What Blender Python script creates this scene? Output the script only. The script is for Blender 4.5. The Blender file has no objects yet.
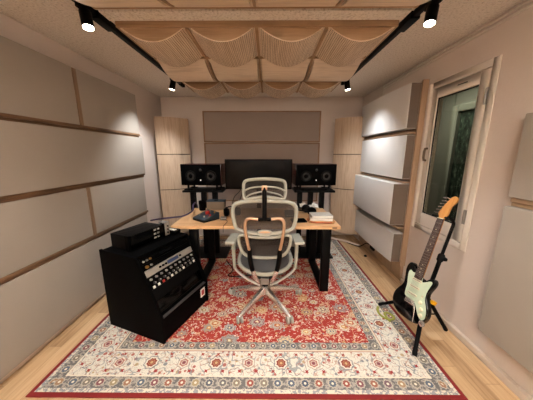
import bpy, bmesh, math, random
from mathutils import Vector, Matrix
random.seed(7)
PI = math.pi
S = bpy.context.scene
C = S.collection
ORG = {}

# ------------------------------------------------------------------ materials
class Nodes:
    def __init__(self, name, rough=.6, metal=0., spec=.5):
        self.mat = bpy.data.materials.new(name)
        self.mat.use_nodes = True
        self.nt = self.mat.node_tree
        self.b = self.nt.nodes['Principled BSDF']
        self.b.inputs['Roughness'].default_value = rough
        self.b.inputs['Metallic'].default_value = metal
        self.b.inputs['Specular IOR Level'].default_value = spec
    def n(self, t, **k):
        x = self.nt.nodes.new(t)
        for a, v in k.items(): setattr(x, a, v)
        return x
    def put(self, sock, v):
        if v is None: return
        if isinstance(v, bpy.types.NodeSocket): self.nt.links.new(v, sock)
        else: sock.default_value = v
    def m(self, op, a, b=None, c=None):
        x = self.n('ShaderNodeMath', operation=op)
        for s, v in zip(x.inputs, (a, b, c)): self.put(s, v)
        return x.outputs[0]
    def mix(self, f, a, b):
        x = self.n('ShaderNodeMix', data_type='RGBA')
        self.put(x.inputs[0], f); self.put(x.inputs[6], col(a)); self.put(x.inputs[7], col(b))
        return x.outputs[2]
    def coord(self, scale=(1, 1, 1), out='Object', rot=(0, 0, 0)):
        t = self.n('ShaderNodeTexCoord'); mp = self.n('ShaderNodeMapping')
        mp.inputs['Scale'].default_value = scale; mp.inputs['Rotation'].default_value = rot
        self.nt.links.new(t.outputs[out], mp.inputs[0]); return mp.outputs[0]
    def noise(self, vec, scale, detail=3, rough=.55):
        x = self.n('ShaderNodeTexNoise'); self.put(x.inputs['Vector'], vec)
        x.inputs['Scale'].default_value = scale; x.inputs['Detail'].default_value = detail
        x.inputs['Roughness'].default_value = rough
        return x.outputs[0]
    def ramp(self, f, stops):
        x = self.n('ShaderNodeValToRGB'); self.put(x.inputs[0], f)
        e = x.color_ramp.elements
        while len(e) < len(stops): e.new(.5)
        for i, (p, c) in enumerate(stops): e[i].position = p; e[i].color = col(c)
        return x.outputs[0]
    def base(self, c): self.put(self.b.inputs['Base Color'], col(c)); return self
    def bump(self, h, strength=.3, dist=.002):
        x = self.n('ShaderNodeBump'); x.inputs['Strength'].default_value = strength
        x.inputs['Distance'].default_value = dist
        self.put(x.inputs['Height'], h); self.nt.links.new(x.outputs[0], self.b.inputs['Normal']); return self

def lin(v): return v / 12.92 if v <= .04045 else ((v + .055) / 1.055) ** 2.4
def col(c):
    if isinstance(c, bpy.types.NodeSocket): return c
    if isinstance(c, str):
        return tuple(lin(int(c[i:i + 2], 16) / 255) for i in (0, 2, 4)) + (1,)
    return tuple(c) if len(c) == 4 else tuple(c) + (1,)

def plain(name, c, rough=.5, metal=0., var=.0, scale=40, bump=0., spec=.5):
    m = Nodes(name, rough, metal, spec)
    v = m.coord()
    f = m.noise(v, scale)
    cc = col(c)
    lo = tuple(x * (1 - var) for x in cc[:3]); hi = tuple(min(1, x * (1 + var)) for x in cc[:3])
    m.base(m.ramp(f, [(.3, lo), (.7, hi)]))
    if bump: m.bump(f, bump)
    return m.mat

def wood(name, a, b, c=None, axis='Y', fine=60, rough=.5, streak=1.):
    m = Nodes(name, rough)
    st = {'X': (.06, 1, 1), 'Y': (1, .06, 1), 'Z': (1, 1, .06)}[axis]
    v = m.coord(st)
    f1 = m.noise(v, fine, 4); f2 = m.noise(v, fine * .2, 2)
    f = m.m('ADD', m.m('MULTIPLY', f1, .6), m.m('MULTIPLY', f2, .4))
    m.base(m.ramp(f, [(.38, a), (.52, b), (.64, c or a)]))
    m.bump(f1, .12, .001)
    return m.mat

M = {}
def build_materials():
    # plaster wall
    m = Nodes('wall_paper', .85, spec=.2); v = m.coord(); f = m.noise(v, 55, 4)
    g = m.noise(v, 2.2, 2)
    m.base(m.mix(m.m('MULTIPLY', g, .5), 'd3c4b8', 'cabbae')); m.bump(f, .35, .003); M['wall'] = m.mat
    # speckled rock wool ceiling
    m = Nodes('speckled_ceiling', .95, spec=.1); v = m.coord()
    f = m.noise(v, 75, 5, .7)
    m.base(m.ramp(f, [(.32, 'b4a89b'), (.46, 'e2d9cf'), (.62, 'ece4da')])); m.bump(f, .8, .006); M['ceil'] = m.mat
    # floor planks
    m = Nodes('oak_floor', .42)
    t = m.coord((1, 1, 1)); sp = m.n('ShaderNodeSeparateXYZ'); m.put(sp.inputs[0], t)
    px = m.m('DIVIDE', sp.outputs[0], .09); ix = m.m('FLOOR', px); fx = m.m('FRACT', px)
    wn = m.n('ShaderNodeTexWhiteNoise', noise_dimensions='1D'); m.put(wn.inputs['W'], ix)
    oy = m.m('ADD', m.m('DIVIDE', sp.outputs[1], .9), m.m('MULTIPLY', wn.outputs[0], 7))
    iy = m.m('FLOOR', oy); fy = m.m('FRACT', oy)
    w2 = m.n('ShaderNodeTexWhiteNoise', noise_dimensions='2D')
    cb = m.n('ShaderNodeCombineXYZ'); m.put(cb.inputs[0], ix); m.put(cb.inputs[1], iy); m.put(w2.inputs['Vector'], cb.outputs[0])
    v = m.coord((1, .07, 1)); f = m.noise(v, 55, 4)
    g = m.m('ADD', m.m('MULTIPLY', f, .75), m.m('MULTIPLY', w2.outputs[0], .3))
    cc = m.ramp(g, [(.3, '967452'), (.5, 'b9976f'), (.72, 'c9a982')])
    gap = m.m('MAXIMUM', m.m('LESS_THAN', fx, .018), m.m('LESS_THAN', fy, .003))
    m.base(m.mix(m.m('MULTIPLY', gap, .6), cc, '6b4526')); M['floor'] = m.mat
    M['pale'] = wood('pale_oak_veneer', 'a38b73', 'b9a188', 'ae967d', 'Z', 60, .55)
    M['cloudY'] = wood('ceiling_plywood', 'ccb69f', 'e4d0b8', 'd8c2aa', 'X', 70, .6)
    M['cloudend'] = wood('ceiling_plywood_end', '98795a', 'ab8b6a', '9f8061', 'X', 60, .6)
    M['batten'] = wood('walnut_batten', '5f452f', '7d5e43', '6d5039', 'Y', 60, .55)
    M['darkwood'] = wood('dark_joint_wood', '33241a', '40301f', '38281c', 'X', 60, .6)
    M['battenV'] = wood('walnut_batten_upright', '6d5540', '8d7055', '7b6049', 'Z', 60, .55)
    M['frameX'] = wood('brown_frame_wood', '7c5c40', '977453', '85654a', 'X', 60, .55)
    M['panelwood'] = wood('brown_panel_wood', '957a60', 'ad9073', 'a08468', 'Z', 60, .5)
    M['ledge'] = wood('ledge_wood', '957a60', 'ad9073', 'a08468', 'Y', 60, .5)
    M['desk'] = wood('laminated_beech', 'c09263', 'd9ac7c', 'cc9f6f', 'X', 45, .4)
    # perforated plywood
    m = Nodes('perforated_plywood', .65); v = m.coord(); sp = m.n('ShaderNodeSeparateXYZ'); m.put(sp.inputs[0], v)
    a = m.m('FRACT', m.m('DIVIDE', sp.outputs[0], .0125)); b = m.m('FRACT', m.m('DIVIDE', sp.outputs[1], .016))
    a = m.m('SUBTRACT', a, .5); b = m.m('SUBTRACT', b, .5)
    r = m.m('SQRT', m.m('ADD', m.m('MULTIPLY', a, a), m.m('MULTIPLY', b, b)))
    hole = m.m('LESS_THAN', r, .27)
    wv = m.coord((1, .06, 1)); f = m.noise(wv, 70, 3)
    cc = m.ramp(f, [(.38, 'd0b89e'), (.62, 'e2ccb2')])
    m.base(m.mix(m.m('MULTIPLY', hole, .85), cc, '3a2616')); M['perf'] = m.mat
    # woven panel fabric
    def fabric(name, c1, c2, s=350):
        m = Nodes(name, .95, spec=.1); v = m.coord()
        f = m.noise(v, s, 2); g = m.noise(v, 5, 3)
        m.base(m.mix(m.m('ADD', m.m('MULTIPLY', f, .6), m.m('MULTIPLY', g, .4)), c1, c2)); m.bump(f, .3, .001); return m.mat
    M['fab'] = fabric('warm_grey_fabric', '9a9085', 'aaa094')
    M['fabback'] = fabric('taupe_fabric', '95857a', 'a59488')
    M['fabwhite'] = fabric('white_fabric', 'cfcbc6', 'dedad5')
    M['fabshade'] = fabric('shaded_side_fabric', '6c5f54', '7b6d61')  # shade on the block ends put into the fabric colour
    M['black'] = plain('black_powder_coat', (.0010, .0009, .0009), .55, var=.1, spec=.12)
    M['blackmat'] = plain('matt_black_laminate', (.0008, .0007, .0007), .7, var=.1, spec=.05)
    M['blackgloss'] = plain('black_gloss', (.001, .001, .001), .12, spec=.3)
    M['rubber'] = plain('black_rubber', (.003, .003, .003), .8, spec=.2)
    M['darkgrey'] = plain('dark_grey_plastic', '33312f', .5)
    M['steelgrey'] = plain('brushed_rack_metal', '8d8882', .4, .5, var=.1)
    M['silver'] = plain('silver_faceplate', '9a958c', .4, .2)
    M['chrome'] = plain('polished_aluminium', 'd5cfc8', .26, .85)
    M['satin'] = plain('satin_silver_metal', 'c4bfb8', .35, .6)
    M['warmchrome'] = plain('tan_reflection_aluminium', 'c49f80', .38, .6)  # metal with the tan desk-light reflection put into its colour
    M['whiteplastic'] = plain('pale_grey_plastic', '98978b', .45)
    M['whitegloss'] = plain('white_painted_metal', 'd5d0c8', .3)
    M['paint'] = plain('cream_painted_frame', 'ddd2c4', .5, var=.02)
    M['base'] = plain('pale_skirting', 'c8b7a6', .5, var=.03)
    M['bronze'] = plain('bronze_metal', '6b5a48', .4, .6)
    M['paper'] = plain('white_paper', 'e2ddd4', .8)
    M['kraft'] = wood('tan_wood_piece', 'a87646', 'c99a68', 'b98755', 'X', 30)
    M['orange'] = plain('orange_trim', 'a64f22', .5)
    M['redtrim'] = wood('red_lacquer_wood', '2b090c', '3d0e12', '320a0e', 'X', 40, .25)
    M['red'] = plain('red_plastic', 'b02520', .35)
    M['bluegrey'] = plain('blue_grey_metal', '27353f', .4, .2)
    M['blue'] = plain('blue_display', '2c3f66', .3)
    M['yellow'] = plain('yellow_plastic', 'e0a30c', .4)
    M['lime'] = plain('yellow_green_webbing', '8f8f3c', .7)
    M['purple'] = plain('purple_cable_jacket', '3d2a4a', .5)
    M['brass'] = plain('brass', 'b98d4a', .3, .9)
    M['guitarblack'] = plain('black_lacquer', '060606', .08)
    M['mint'] = plain('mint_pickguard', 'bccab0', .35)
    M['rose'] = wood('dark_rosewood', '2a1710', '3d2217', '321b12', 'Z', 60, .5)
    M['amber'] = wood('amber_maple', 'a8703a', 'c28a4c', 'b57c42', 'Z', 40, .25)
    M['cream'] = plain('aged_cream_plastic', 'd9d3b5', .4)
    M['screen'] = plain('switched_off_screen', (.0008, .0008, .0008), .25, spec=.12)
    M['cone'] = plain('woven_speaker_cone', '1e1c1a', .6)
    M['cardboard'] = plain('grey_tan_box', '7d6f5e', .6)
    M['mesh'] = None
    # chair mesh: fine weave that lets some light through
    m = Nodes('woven_chair_mesh', .7); v = m.coord(); sp = m.n('ShaderNodeSeparateXYZ'); m.put(sp.inputs[0], v)
    a = m.m('FRACT', m.m('DIVIDE', sp.outputs[0], .004)); b = m.m('FRACT', m.m('DIVIDE', sp.outputs[2], .006))
    hole = m.m('MULTIPLY', m.m('GREATER_THAN', a, .5), m.m('GREATER_THAN', b, .35))
    m.base('2e2620'); m.put(m.b.inputs['Alpha'], m.m('SUBTRACT', 1., m.m('MULTIPLY', hole, .6))); M['mesh'] = m.mat
    m = Nodes('woven_seat_mesh', .7); v = m.coord(); f = m.noise(v, 300, 2)
    m.base(m.mix(f, '3b3a39', '545250')); M['seatmesh'] = m.mat
    # window glass: tinted transparent + mirror
    mt = bpy.data.materials.new('green_tinted_glass'); mt.use_nodes = True; nt = mt.node_tree; nt.nodes.clear()
    o = nt.nodes.new('ShaderNodeOutputMaterial'); mx = nt.nodes.new('ShaderNodeMixShader')
    tr = nt.nodes.new('ShaderNodeBsdfTransparent'); tr.inputs[0].default_value = (.71, .71, .66, 1)
    gl = nt.nodes.new('ShaderNodeBsdfGlossy'); gl.inputs['Roughness'].default_value = .02
    fr = nt.nodes.new('ShaderNodeFresnel'); fr.inputs[0].default_value = 1.5
    ge = nt.nodes.new('ShaderNodeNewGeometry'); mm = nt.nodes.new('ShaderNodeMath'); mm.operation = 'SUBTRACT'; mm.use_clamp = True
    nt.links.new(fr.outputs[0], mm.inputs[0]); nt.links.new(ge.outputs['Backfacing'], mm.inputs[1]); nt.links.new(mm.outputs[0], mx.inputs[0]); nt.links.new(tr.outputs[0], mx.inputs[1]); nt.links.new(gl.outputs[0], mx.inputs[2])
    nt.links.new(mx.outputs[0], o.inputs[0]); M['glass'] = mt
    M['farwall'] = plain('grey_green_far_wall', '84857a', .8, var=.04)
    M['farframe'] = plain('grey_green_far_frame', '808275', .6)
    m = Nodes('mottled_dark_far_pane', .4); v = m.coord((1, 1, .5)); f = m.noise(v, 26, 5, .7)
    m.base(m.ramp(f, [(.42, '15201a'), (.55, '3a4a3e'), (.66, '7f8c7c')])); M['fardark'] = m.mat
    # lamp lens
    mt = bpy.data.materials.new('lit_lamp_lens'); mt.use_nodes = True
    b = mt.node_tree.nodes['Principled BSDF']; b.inputs['Emission Color'].default_value = (1, .84, .66, 1)
    b.inputs['Emission Strength'].default_value = 25; M['lens'] = mt
    mt = bpy.data.materials.new('lit_indicator'); mt.use_nodes = True
    b = mt.node_tree.nodes['Principled BSDF']; b.inputs['Emission Color'].default_value = (1, .9, .8, 1)
    b.inputs['Emission Strength'].default_value = 1.5; M['led'] = mt
    mt = bpy.data.materials.new('lit_purple_indicator'); mt.use_nodes = True
    b = mt.node_tree.nodes['Principled BSDF']; b.inputs['Emission Color'].default_value = (.5, .2, .6, 1)
    b.inputs['Emission Strength'].default_value = .5; M['ledp'] = mt
    build_rug_material()

def build_rug_material():
    W, L = 1.29, 1.255
    m = Nodes('woven_rug', .95, spec=.1)
    v = m.coord(); sp = m.n('ShaderNodeSeparateXYZ'); m.put(sp.inputs[0], v)
    wob = m.noise(v, 30, 2)
    wb = m.m('MULTIPLY', m.m('SUBTRACT', wob, .5), .012)
    X, Y = sp.outputs[0], sp.outputs[1]
    dx = m.m('SUBTRACT', W, m.m('ABSOLUTE', X)); dy = m.m('SUBTRACT', L, m.m('ABSOLUTE', Y))
    side = m.m('LESS_THAN', dx, dy)
    d = m.m('MINIMUM', dx, dy)
    s = m.m('ADD', m.m('MULTIPLY', side, Y), m.m('MULTIPLY', m.m('SUBTRACT', 1., side), X))
    dw = m.m('ADD', d, wb)
    def above(t, x=None): return m.m('GREATER_THAN', x if x is not None else d, t)
    def motif(period, dc, off=0.):
        q = m.m('ADD', m.m('DIVIDE', s, period), off)
        i = m.m('FLOOR', q); p = m.m('MULTIPLY', m.m('SUBTRACT', m.m('FRACT', q), .5), period)
        e = m.m('SUBTRACT', d, dc)
        r = m.m('SQRT', m.m('ADD', m.m('MULTIPLY', p, p), m.m('MULTIPLY', e, e)))
        an = m.m('ARCTAN2', e, p)
        return i, p, e, r, an
    def petal(r, an, n, amp): return m.m('MULTIPLY', r, m.m('ADD', 1., m.m('MULTIPLY', m.m('COSINE', m.m('MULTIPLY', an, float(n))), amp)))
    def band(x, a, b): return m.m('MULTIPLY', m.m('GREATER_THAN', x, a), m.m('LESS_THAN', x, b))
    fine = m.noise(v, 160, 2, .8)
    # ---- cream main border
    c = m.mix(fine, 'efeadc', 'a8a294')
    # scattered small sprigs over the cream
    vo = m.n('ShaderNodeTexVoronoi'); m.put(vo.inputs['Vector'], v); vo.inputs['Scale'].default_value = 24
    r1 = vo.outputs['Distance']; cr = m.n('ShaderNodeSeparateColor'); m.put(cr.inputs[0], vo.outputs['Color'])
    sprig = m.mix(m.m('GREATER_THAN', cr.outputs[0], .5), '9d4038', m.mix(m.m('GREATER_THAN', cr.outputs[0], .75), '6d727a', 'a98f68'))
    c = m.mix(m.m('MULTIPLY', m.m('LESS_THAN', r1, m.m('ADD', .14, m.m('MULTIPLY', cr.outputs[1], .2))), .85), c, sprig)
    # curling vine lines
    vn = m.noise(v, 13, 1); vl = m.m('LESS_THAN', m.m('ABSOLUTE', m.m('SUBTRACT', vn, .5)), .022)
    c = m.mix(m.m('MULTIPLY', vl, .7), c, '737a80')
    vn2 = m.noise(v, 21, 1); vl2 = m.m('LESS_THAN', m.m('ABSOLUTE', m.m('SUBTRACT', vn2, .45)), .018)
    c = m.mix(m.m('MULTIPLY', vl2, .6), c, 'a06a58')
    # two alternating rosettes
    def rosette(c, period, dc, off, cols, R, n):
        i, p, e, r, an = motif(period, dc, off); pr = petal(r, an, n, .08)
        c = m.mix(m.m('LESS_THAN', r, R * 1.25), c, 'd6ccb8')
        c = m.mix(m.m('MULTIPLY', band(pr, R * 1.35, R * 1.6), .8), c, cols[3])
        c = m.mix(m.m('LESS_THAN', pr, R), c, cols[0])
        c = m.mix(band(pr, R * .5, R * .68), c, cols[1])
        return m.mix(m.m('LESS_THAN', pr, R * .32), c, cols[2])
    c = rosette(c, .44, .225, 0., ('84403a', 'a87350', 'bd9c70', '70737a'), .031, 8)
    c = rosette(c, .44, .225, .5, ('a2685f', 'c3b7a8', '7b4a50', '9d8f86'), .028, 6)
    i, p, e, r, an = motif(.11, .165, 0.); c = m.mix(m.m('LESS_THAN', petal(r, an, 4, .3), .010), c, '973a36')
    i, p, e, r, an = motif(.11, .29, .5); c = m.mix(m.m('LESS_THAN', petal(r, an, 4, .3), .010), c, '9b4a40')
    sp2 = m.noise(v, 120, 2, .8); c = m.mix(m.m('MULTIPLY', m.m('GREATER_THAN', sp2, .60), .55), c, '6f6a68')
    border = c
    # ---- guard bands, blue-grey with round flowers
    def guard(dc, hw, per):
        g = m.mix(m.m('GREATER_THAN', m.noise(v, 60, 2), .52), '6b6866', '9c958c')
        i, p, e, r, an = motif(per, dc, .25)
        w = m.n('ShaderNodeTexWhiteNoise', noise_dimensions='1D'); m.put(w.inputs['W'], i)
        fc = m.ramp(w.outputs[0], [(.0, '4c5564'), (.3, 'a08d6c'), (.6, '8e4a44'), (.75, '5b6470')])
        g = m.mix(m.m('LESS_THAN', petal(r, an, 9, .1), hw * .8), g, 'aea697')
        g = m.mix(m.m('LESS_THAN', petal(r, an, 9, .1), hw * .6), g, fc)
        return m.mix(m.m('LESS_THAN', r, hw * .22), g, 'd8cdb8')
    g1 = guard(.088, .035, .085); g2 = guard(.365, .030, .075)
    # ---- red field
    f = m.mix(fine, 'b2433a', '842f28')
    vo2 = m.n('ShaderNodeTexVoronoi'); m.put(vo2.inputs['Vector'], v); vo2.inputs['Scale'].default_value = 26
    s2 = m.n('ShaderNodeSeparateColor'); m.put(s2.inputs[0], vo2.outputs['Color'])
    small = m.ramp(s2.outputs[0], [(0, 'd5b98f'), (.35, 'b98a58'), (.5, 'cdc3b5'), (.8, '86837f'), (1, 'c9bba8')])
    f = m.mix(m.m('MULTIPLY', m.m('LESS_THAN', vo2.outputs['Distance'], m.m('MULTIPLY', s2.outputs[1], .38)), .85), f, small)
    sn = m.noise(v, 45, 2, .8)
    f = m.mix(m.m('MULTIPLY', m.m('GREATER_THAN', sn, .60), .75), f, 'e8dccb')
    vn3 = m.noise(v, 10, 2); vl3 = m.m('LESS_THAN', m.m('ABSOLUTE', m.m('SUBTRACT', vn3, .5)), .014)
    f = m.mix(m.m('MULTIPLY', vl3, .8), f, 'cfa88a')
    # big medallions on a staggered lattice
    nz = m.n('ShaderNodeTexNoise'); m.put(nz.inputs['Vector'], v); nz.inputs['Scale'].default_value = 28
    va = m.n('ShaderNodeVectorMath', operation='MULTIPLY_ADD'); m.put(va.inputs[0], nz.outputs['Color']); va.inputs[1].default_value = (.035, .035, .0); m.put(va.inputs[2], v); v0 = v; v = va.outputs[0]
    vo3 = m.n('ShaderNodeTexVoronoi'); m.put(vo3.inputs['Vector'], v); vo3.inputs['Scale'].default_value = 5.2
    vo3.inputs['Randomness'].default_value = .75
    s3 = m.n('ShaderNodeSeparateColor'); m.put(s3.inputs[0], vo3.outputs['Color'])
    dv = m.n('ShaderNodeVectorMath', operation='SUBTRACT'); m.put(dv.inputs[0], v); m.put(dv.inputs[1], vo3.outputs['Position'])
    s4 = m.n('ShaderNodeSeparateXYZ'); m.put(s4.inputs[0], dv.outputs[0])
    an = m.m('ARCTAN2', s4.outputs[1], s4.outputs[0])
    rr = m.m('SQRT', m.m('ADD', m.m('POWER', m.m('ABSOLUTE', s4.outputs[0]), 2.), m.m('POWER', m.m('MULTIPLY', m.m('ABSOLUTE', s4.outputs[1]), 1.25), 2.)))
    pr = petal(rr, an, 8, .14)
    R = m.m('ADD', .034, m.m('MULTIPLY', s3.outputs[1], .035))
    q = m.m('DIVIDE', pr, R)
    k1 = m.ramp(s3.outputs[0], [(0, 'cfc5b5'), (.35, '8f8d8b'), (.5, 'cbbda3'), (.8, 'bd986a'), (1, 'cfc6b8')])
    k2 = m.ramp(s3.outputs[2], [(0, '9c3a30'), (.45, '5c6673'), (.6, 'b98a4e'), (1, 'a5493e')])
    f = m.mix(m.m('LESS_THAN', q, 1.0), f, k1)
    f = m.mix(band(q, .72, .84), f, k2)
    f = m.mix(m.m('LESS_THAN', q, .42), f, k2)
    f = m.mix(m.m('LESS_THAN', q, .2), f, 'd9c9a5')
    # ---- assemble from the edge inward
    out = m.mix(above(.026, d), '7c2b2a', m.mix(m.m('GREATER_THAN', m.noise(v, 70, 1), .5), 'cfc4b0', '8f8f90'))
    out = m.mix(above(.050, dw), out, g1)
    out = m.mix(above(.124, dw), out, 'd3c9b5')
    out = m.mix(above(.134, d), out, border)
    out = m.mix(above(.315, d), out, '9b6a5c')
    out = m.mix(above(.320, d), out, 'cdbfa9')
    out = m.mix(above(.332, dw), out, g2)
    out = m.mix(above(.396, dw), out, f)
    m.base(out); m.bump(fine, .5, .003)
    M['rug'] = m.mat

# ------------------------------------------------------------------ mesh helpers
class MB:
    def __init__(self): self.v = []; self.f = []
    def add(self, vs, fs, T=None):
        n = len(self.v)
        self.v += [T @ Vector(p) if T else Vector(p) for p in vs]
        self.f += [tuple(i + n for i in f) for f in fs]; return self
    def box(self, x0, x1, y0, y1, z0, z1, T=None):
        return self.add([(x, y, z) for z in (z0, z1) for y in (y0, y1) for x in (x0, x1)],
                        [(0, 2, 3, 1), (4, 5, 7, 6), (0, 1, 5, 4), (2, 6, 7, 3), (0, 4, 6, 2), (1, 3, 7, 5)], T)
    def bar(self, a, b, w, h, up=(0, 0, 1)):
        a, b = Vector(a), Vector(b); d = (b - a); l = d.length; d.normalize(); u = Vector(up)
        s = d.cross(u)
        if s.length < 1e-4: s = d.cross(Vector((1, 0, 0)))
        s.normalize(); u = s.cross(d)
        T = Matrix((s, d, u)).transposed().to_4x4(); T.translation = a
        return self.box(-w / 2, w / 2, 0, l, -h / 2, h / 2, T)
    def tube(self, pts, r, n=10, closed=False, flat=1., smooth=0, up=(0, 0, 1)):
        pts = [Vector(p) for p in pts]
        rs = list(r) if hasattr(r, '__len__') else [r] * len(pts)
        for _ in range(smooth):
            q = []; qr = []; k = len(pts)
            for i in range(k if closed else k - 1):
                a, b = pts[i], pts[(i + 1) % k]; ra, rb = rs[i], rs[(i + 1) % k]
                q += [a * .75 + b * .25, a * .25 + b * .75]; qr += [ra * .75 + rb * .25, ra * .25 + rb * .75]
            if not closed: q = [pts[0]] + q + [pts[-1]]; qr = [rs[0]] + qr + [rs[-1]]
            pts, rs = q, qr
        k = len(pts); vs = []; N = None
        for i in range(k):
            if closed: t = pts[(i + 1) % k] - pts[i - 1]
            else: t = pts[min(i + 1, k - 1)] - pts[max(i - 1, 0)]
            t.normalize()
            if N is None:
                N = Vector(up) - t * t.dot(Vector(up))
                if N.length < 1e-3: N = Vector((1, 0, 0)) - t * t.x
            else: N = N - t * t.dot(N)
            N.normalize(); B = t.cross(N)
            for j in range(n):
                a = 2 * PI * j / n; vs.append(pts[i] + (B * math.cos(a) + N * math.sin(a) * flat) * rs[i])
        fs = []
        for i in range(k if closed else k - 1):
            for j in range(n):
                a = i * n + j; b = i * n + (j + 1) % n; i2 = ((i + 1) % k) * n
                fs.append((a, b, i2 + (j + 1) % n, i2 + j))
        if not closed: fs += [tuple(range(n))[::-1], tuple(range((k - 1) * n, k * n))]
        return self.add(vs, fs)
    def cyl(self, a, b, r, r2=None, n=20): return self.tube([a, b], [r, r if r2 is None else r2], n)
    def lathe(self, prof, T=None, n=24):
        vs = []; fs = []
        for (r, z) in prof:
            for j in range(n): a = 2 * PI * j / n; vs.append((r * math.cos(a), r * math.sin(a), z))
        for i in range(len(prof) - 1):
            for j in range(n): fs.append((i * n + j, i * n + (j + 1) % n, (i + 1) * n + (j + 1) % n, (i + 1) * n + j))
        fs += [tuple(range(n))[::-1], tuple(range((len(prof) - 1) * n, len(prof) * n))]
        return self.add(vs, fs, T)
    def prism(self, poly, a, b, T=None):          # poly in local x,z ; extruded along y from a to b
        n = len(poly)
        vs = [(p[0], a, p[1]) for p in poly] + [(p[0], b, p[1]) for p in poly]
        fs = [tuple(range(n)), tuple(range(n, 2 * n))[::-1]] + [(i, i + n, (i + 1) % n + n, (i + 1) % n) for i in range(n)]
        return self.add(vs, fs, T)
    def sphere(self, c, r, sx=1, sy=1, sz=1, n=16):
        vs = []; fs = []; k = n // 2
        for i in range(k + 1):
            t = PI * i / k
            for j in range(n):
                a = 2 * PI * j / n; vs.append((c[0] + r * sx * math.sin(t) * math.cos(a), c[1] + r * sy * math.sin(t) * math.sin(a), c[2] + r * sz * math.cos(t)))
        for i in range(k):
            for j in range(n): fs.append((i * n + j, (i + 1) * n + j, (i + 1) * n + (j + 1) % n, i * n + (j + 1) % n))
        return self.add(vs, fs)
    def build(self, name, mat, parent=None, bevel=0, seg=2, smooth=True, ang=35):
        o0 = ORG.get(parent.name, Vector()) if parent else Vector()
        me = bpy.data.meshes.new(name)
        me.from_pydata([tuple(v - o0) for v in self.v], [], self.f)
        bm = bmesh.new(); bm.from_mesh(me)
        bmesh.ops.remove_doubles(bm, verts=bm.verts, dist=1e-6)
        bmesh.ops.recalc_face_normals(bm, faces=bm.faces)
        if bevel:
            es = [e for e in bm.edges if len(e.link_faces) == 2 and e.calc_face_angle(0) > .6]
            bmesh.ops.bevel(bm, geom=es, offset=bevel, segments=seg, affect='EDGES', profile=.6)
        bm.to_mesh(me); bm.free()
        for p in me.polygons: p.use_smooth = smooth
        if smooth: me.set_sharp_from_angle(angle=math.radians(ang))
        me.materials.append(mat)
        o = bpy.data.objects.new(name, me); C.objects.link(o)
        if parent: o.parent = parent; ORG[o.name] = o0
        return o

def tag(o, label, cat, group=None, kind=None):
    o['label'] = label; o['category'] = cat
    if group: o['group'] = group
    if kind: o['kind'] = kind
    return o
def thing(name, label, cat, loc, group=None):
    o = bpy.data.objects.new(name, None); C.objects.link(o); o.location = loc; o.empty_display_size = .1
    ORG[o.name] = Vector(loc); return tag(o, label, cat, group)
def local(name, label, cat, T, group=None):       # built in its own coordinates, then placed by matrix T
    o = bpy.data.objects.new(name, None); C.objects.link(o); o.matrix_world = T; o.empty_display_size = .1
    ORG[o.name] = Vector((0, 0, 0)); return tag(o, label, cat, group)
def struct(o): o['kind'] = 'structure'; return o

build_materials()

# ------------------------------------------------------------------ the room
XL, XR, YN, YF, ZC = -1.70, 1.50, -1.3, 3.78, 2.28
struct(MB().box(XL - .1, XR + .1, YN, YF + .1, -.05, 0).build('floor', M['floor'], smooth=False))
struct(MB().box(XL - .1, XR + .1, YN, YF + .1, ZC, ZC + .08).build('ceiling', M['ceil'], smooth=False))
struct(MB().box(XL - .1, XL, YN, YF, 0, ZC).build('wall_left', M['wall'], smooth=False))
struct(MB().box(XL - .1, XR + .1, YF, YF + .1, 0, ZC).build('wall_far', M['wall'], smooth=False))
struct(MB().box(XL - .1, XR + .1, YN - .1, YN, 0, ZC).build('wall_near', M['wall'], smooth=False))
WY0, WY1, WZ0, WZ1 = 1.635, 2.23, .70, 1.995       # window opening incl. frame
w = MB()
w.box(XR, XR + .1, YN, WY0, 0, ZC); w.box(XR, XR + .1, WY1, YF, 0, ZC)
w.box(XR, XR + .1, WY0, WY1, 0, WZ0); w.box(XR, XR + .1, WY0, WY1, WZ1, ZC)
struct(w.build('wall_right', M['wall'], smooth=False))
# skirting
struct(MB().box(XL, XL + .045, YN, 3.0, 0, .045).build('baseboard_left', M['base'], bevel=.004))
b = MB().box(XR - .03, XR, YN, 2.28, 0, .05)
struct(b.build('baseboard_right', M['base'], bevel=.004))
# curved far skirting sweeping under the corner columns
pts = [(XL + .02, 3.0), (XL + .03, 3.25), (-1.5, 3.5), (-1.25, 3.66), (-1., 3.72), (0, 3.73), (.8, 3.72), (1.05, 3.6), (1.25, 3.45), (1.4, 3.25)]
m_ = MB(); m_.tube([(x, y, .018) for x, y in pts], .018, n=8, flat=1., smooth=2)
struct(m_.build('baseboard_far', M['base']))
# slim picture rail below the ceiling on the right
struct(MB().box(XR - .012, XR, YN, 3.15, 2.222, 2.234).box(XR - .02, XR, YN, 3.15, 2.25, 2.256).build('trim_1', M['paint'], bevel=.002))
struct(MB().box(XR - .008, XR, 3.15, 3.16, 2.13, ZC).build('trim_2', M['paint']))

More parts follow.
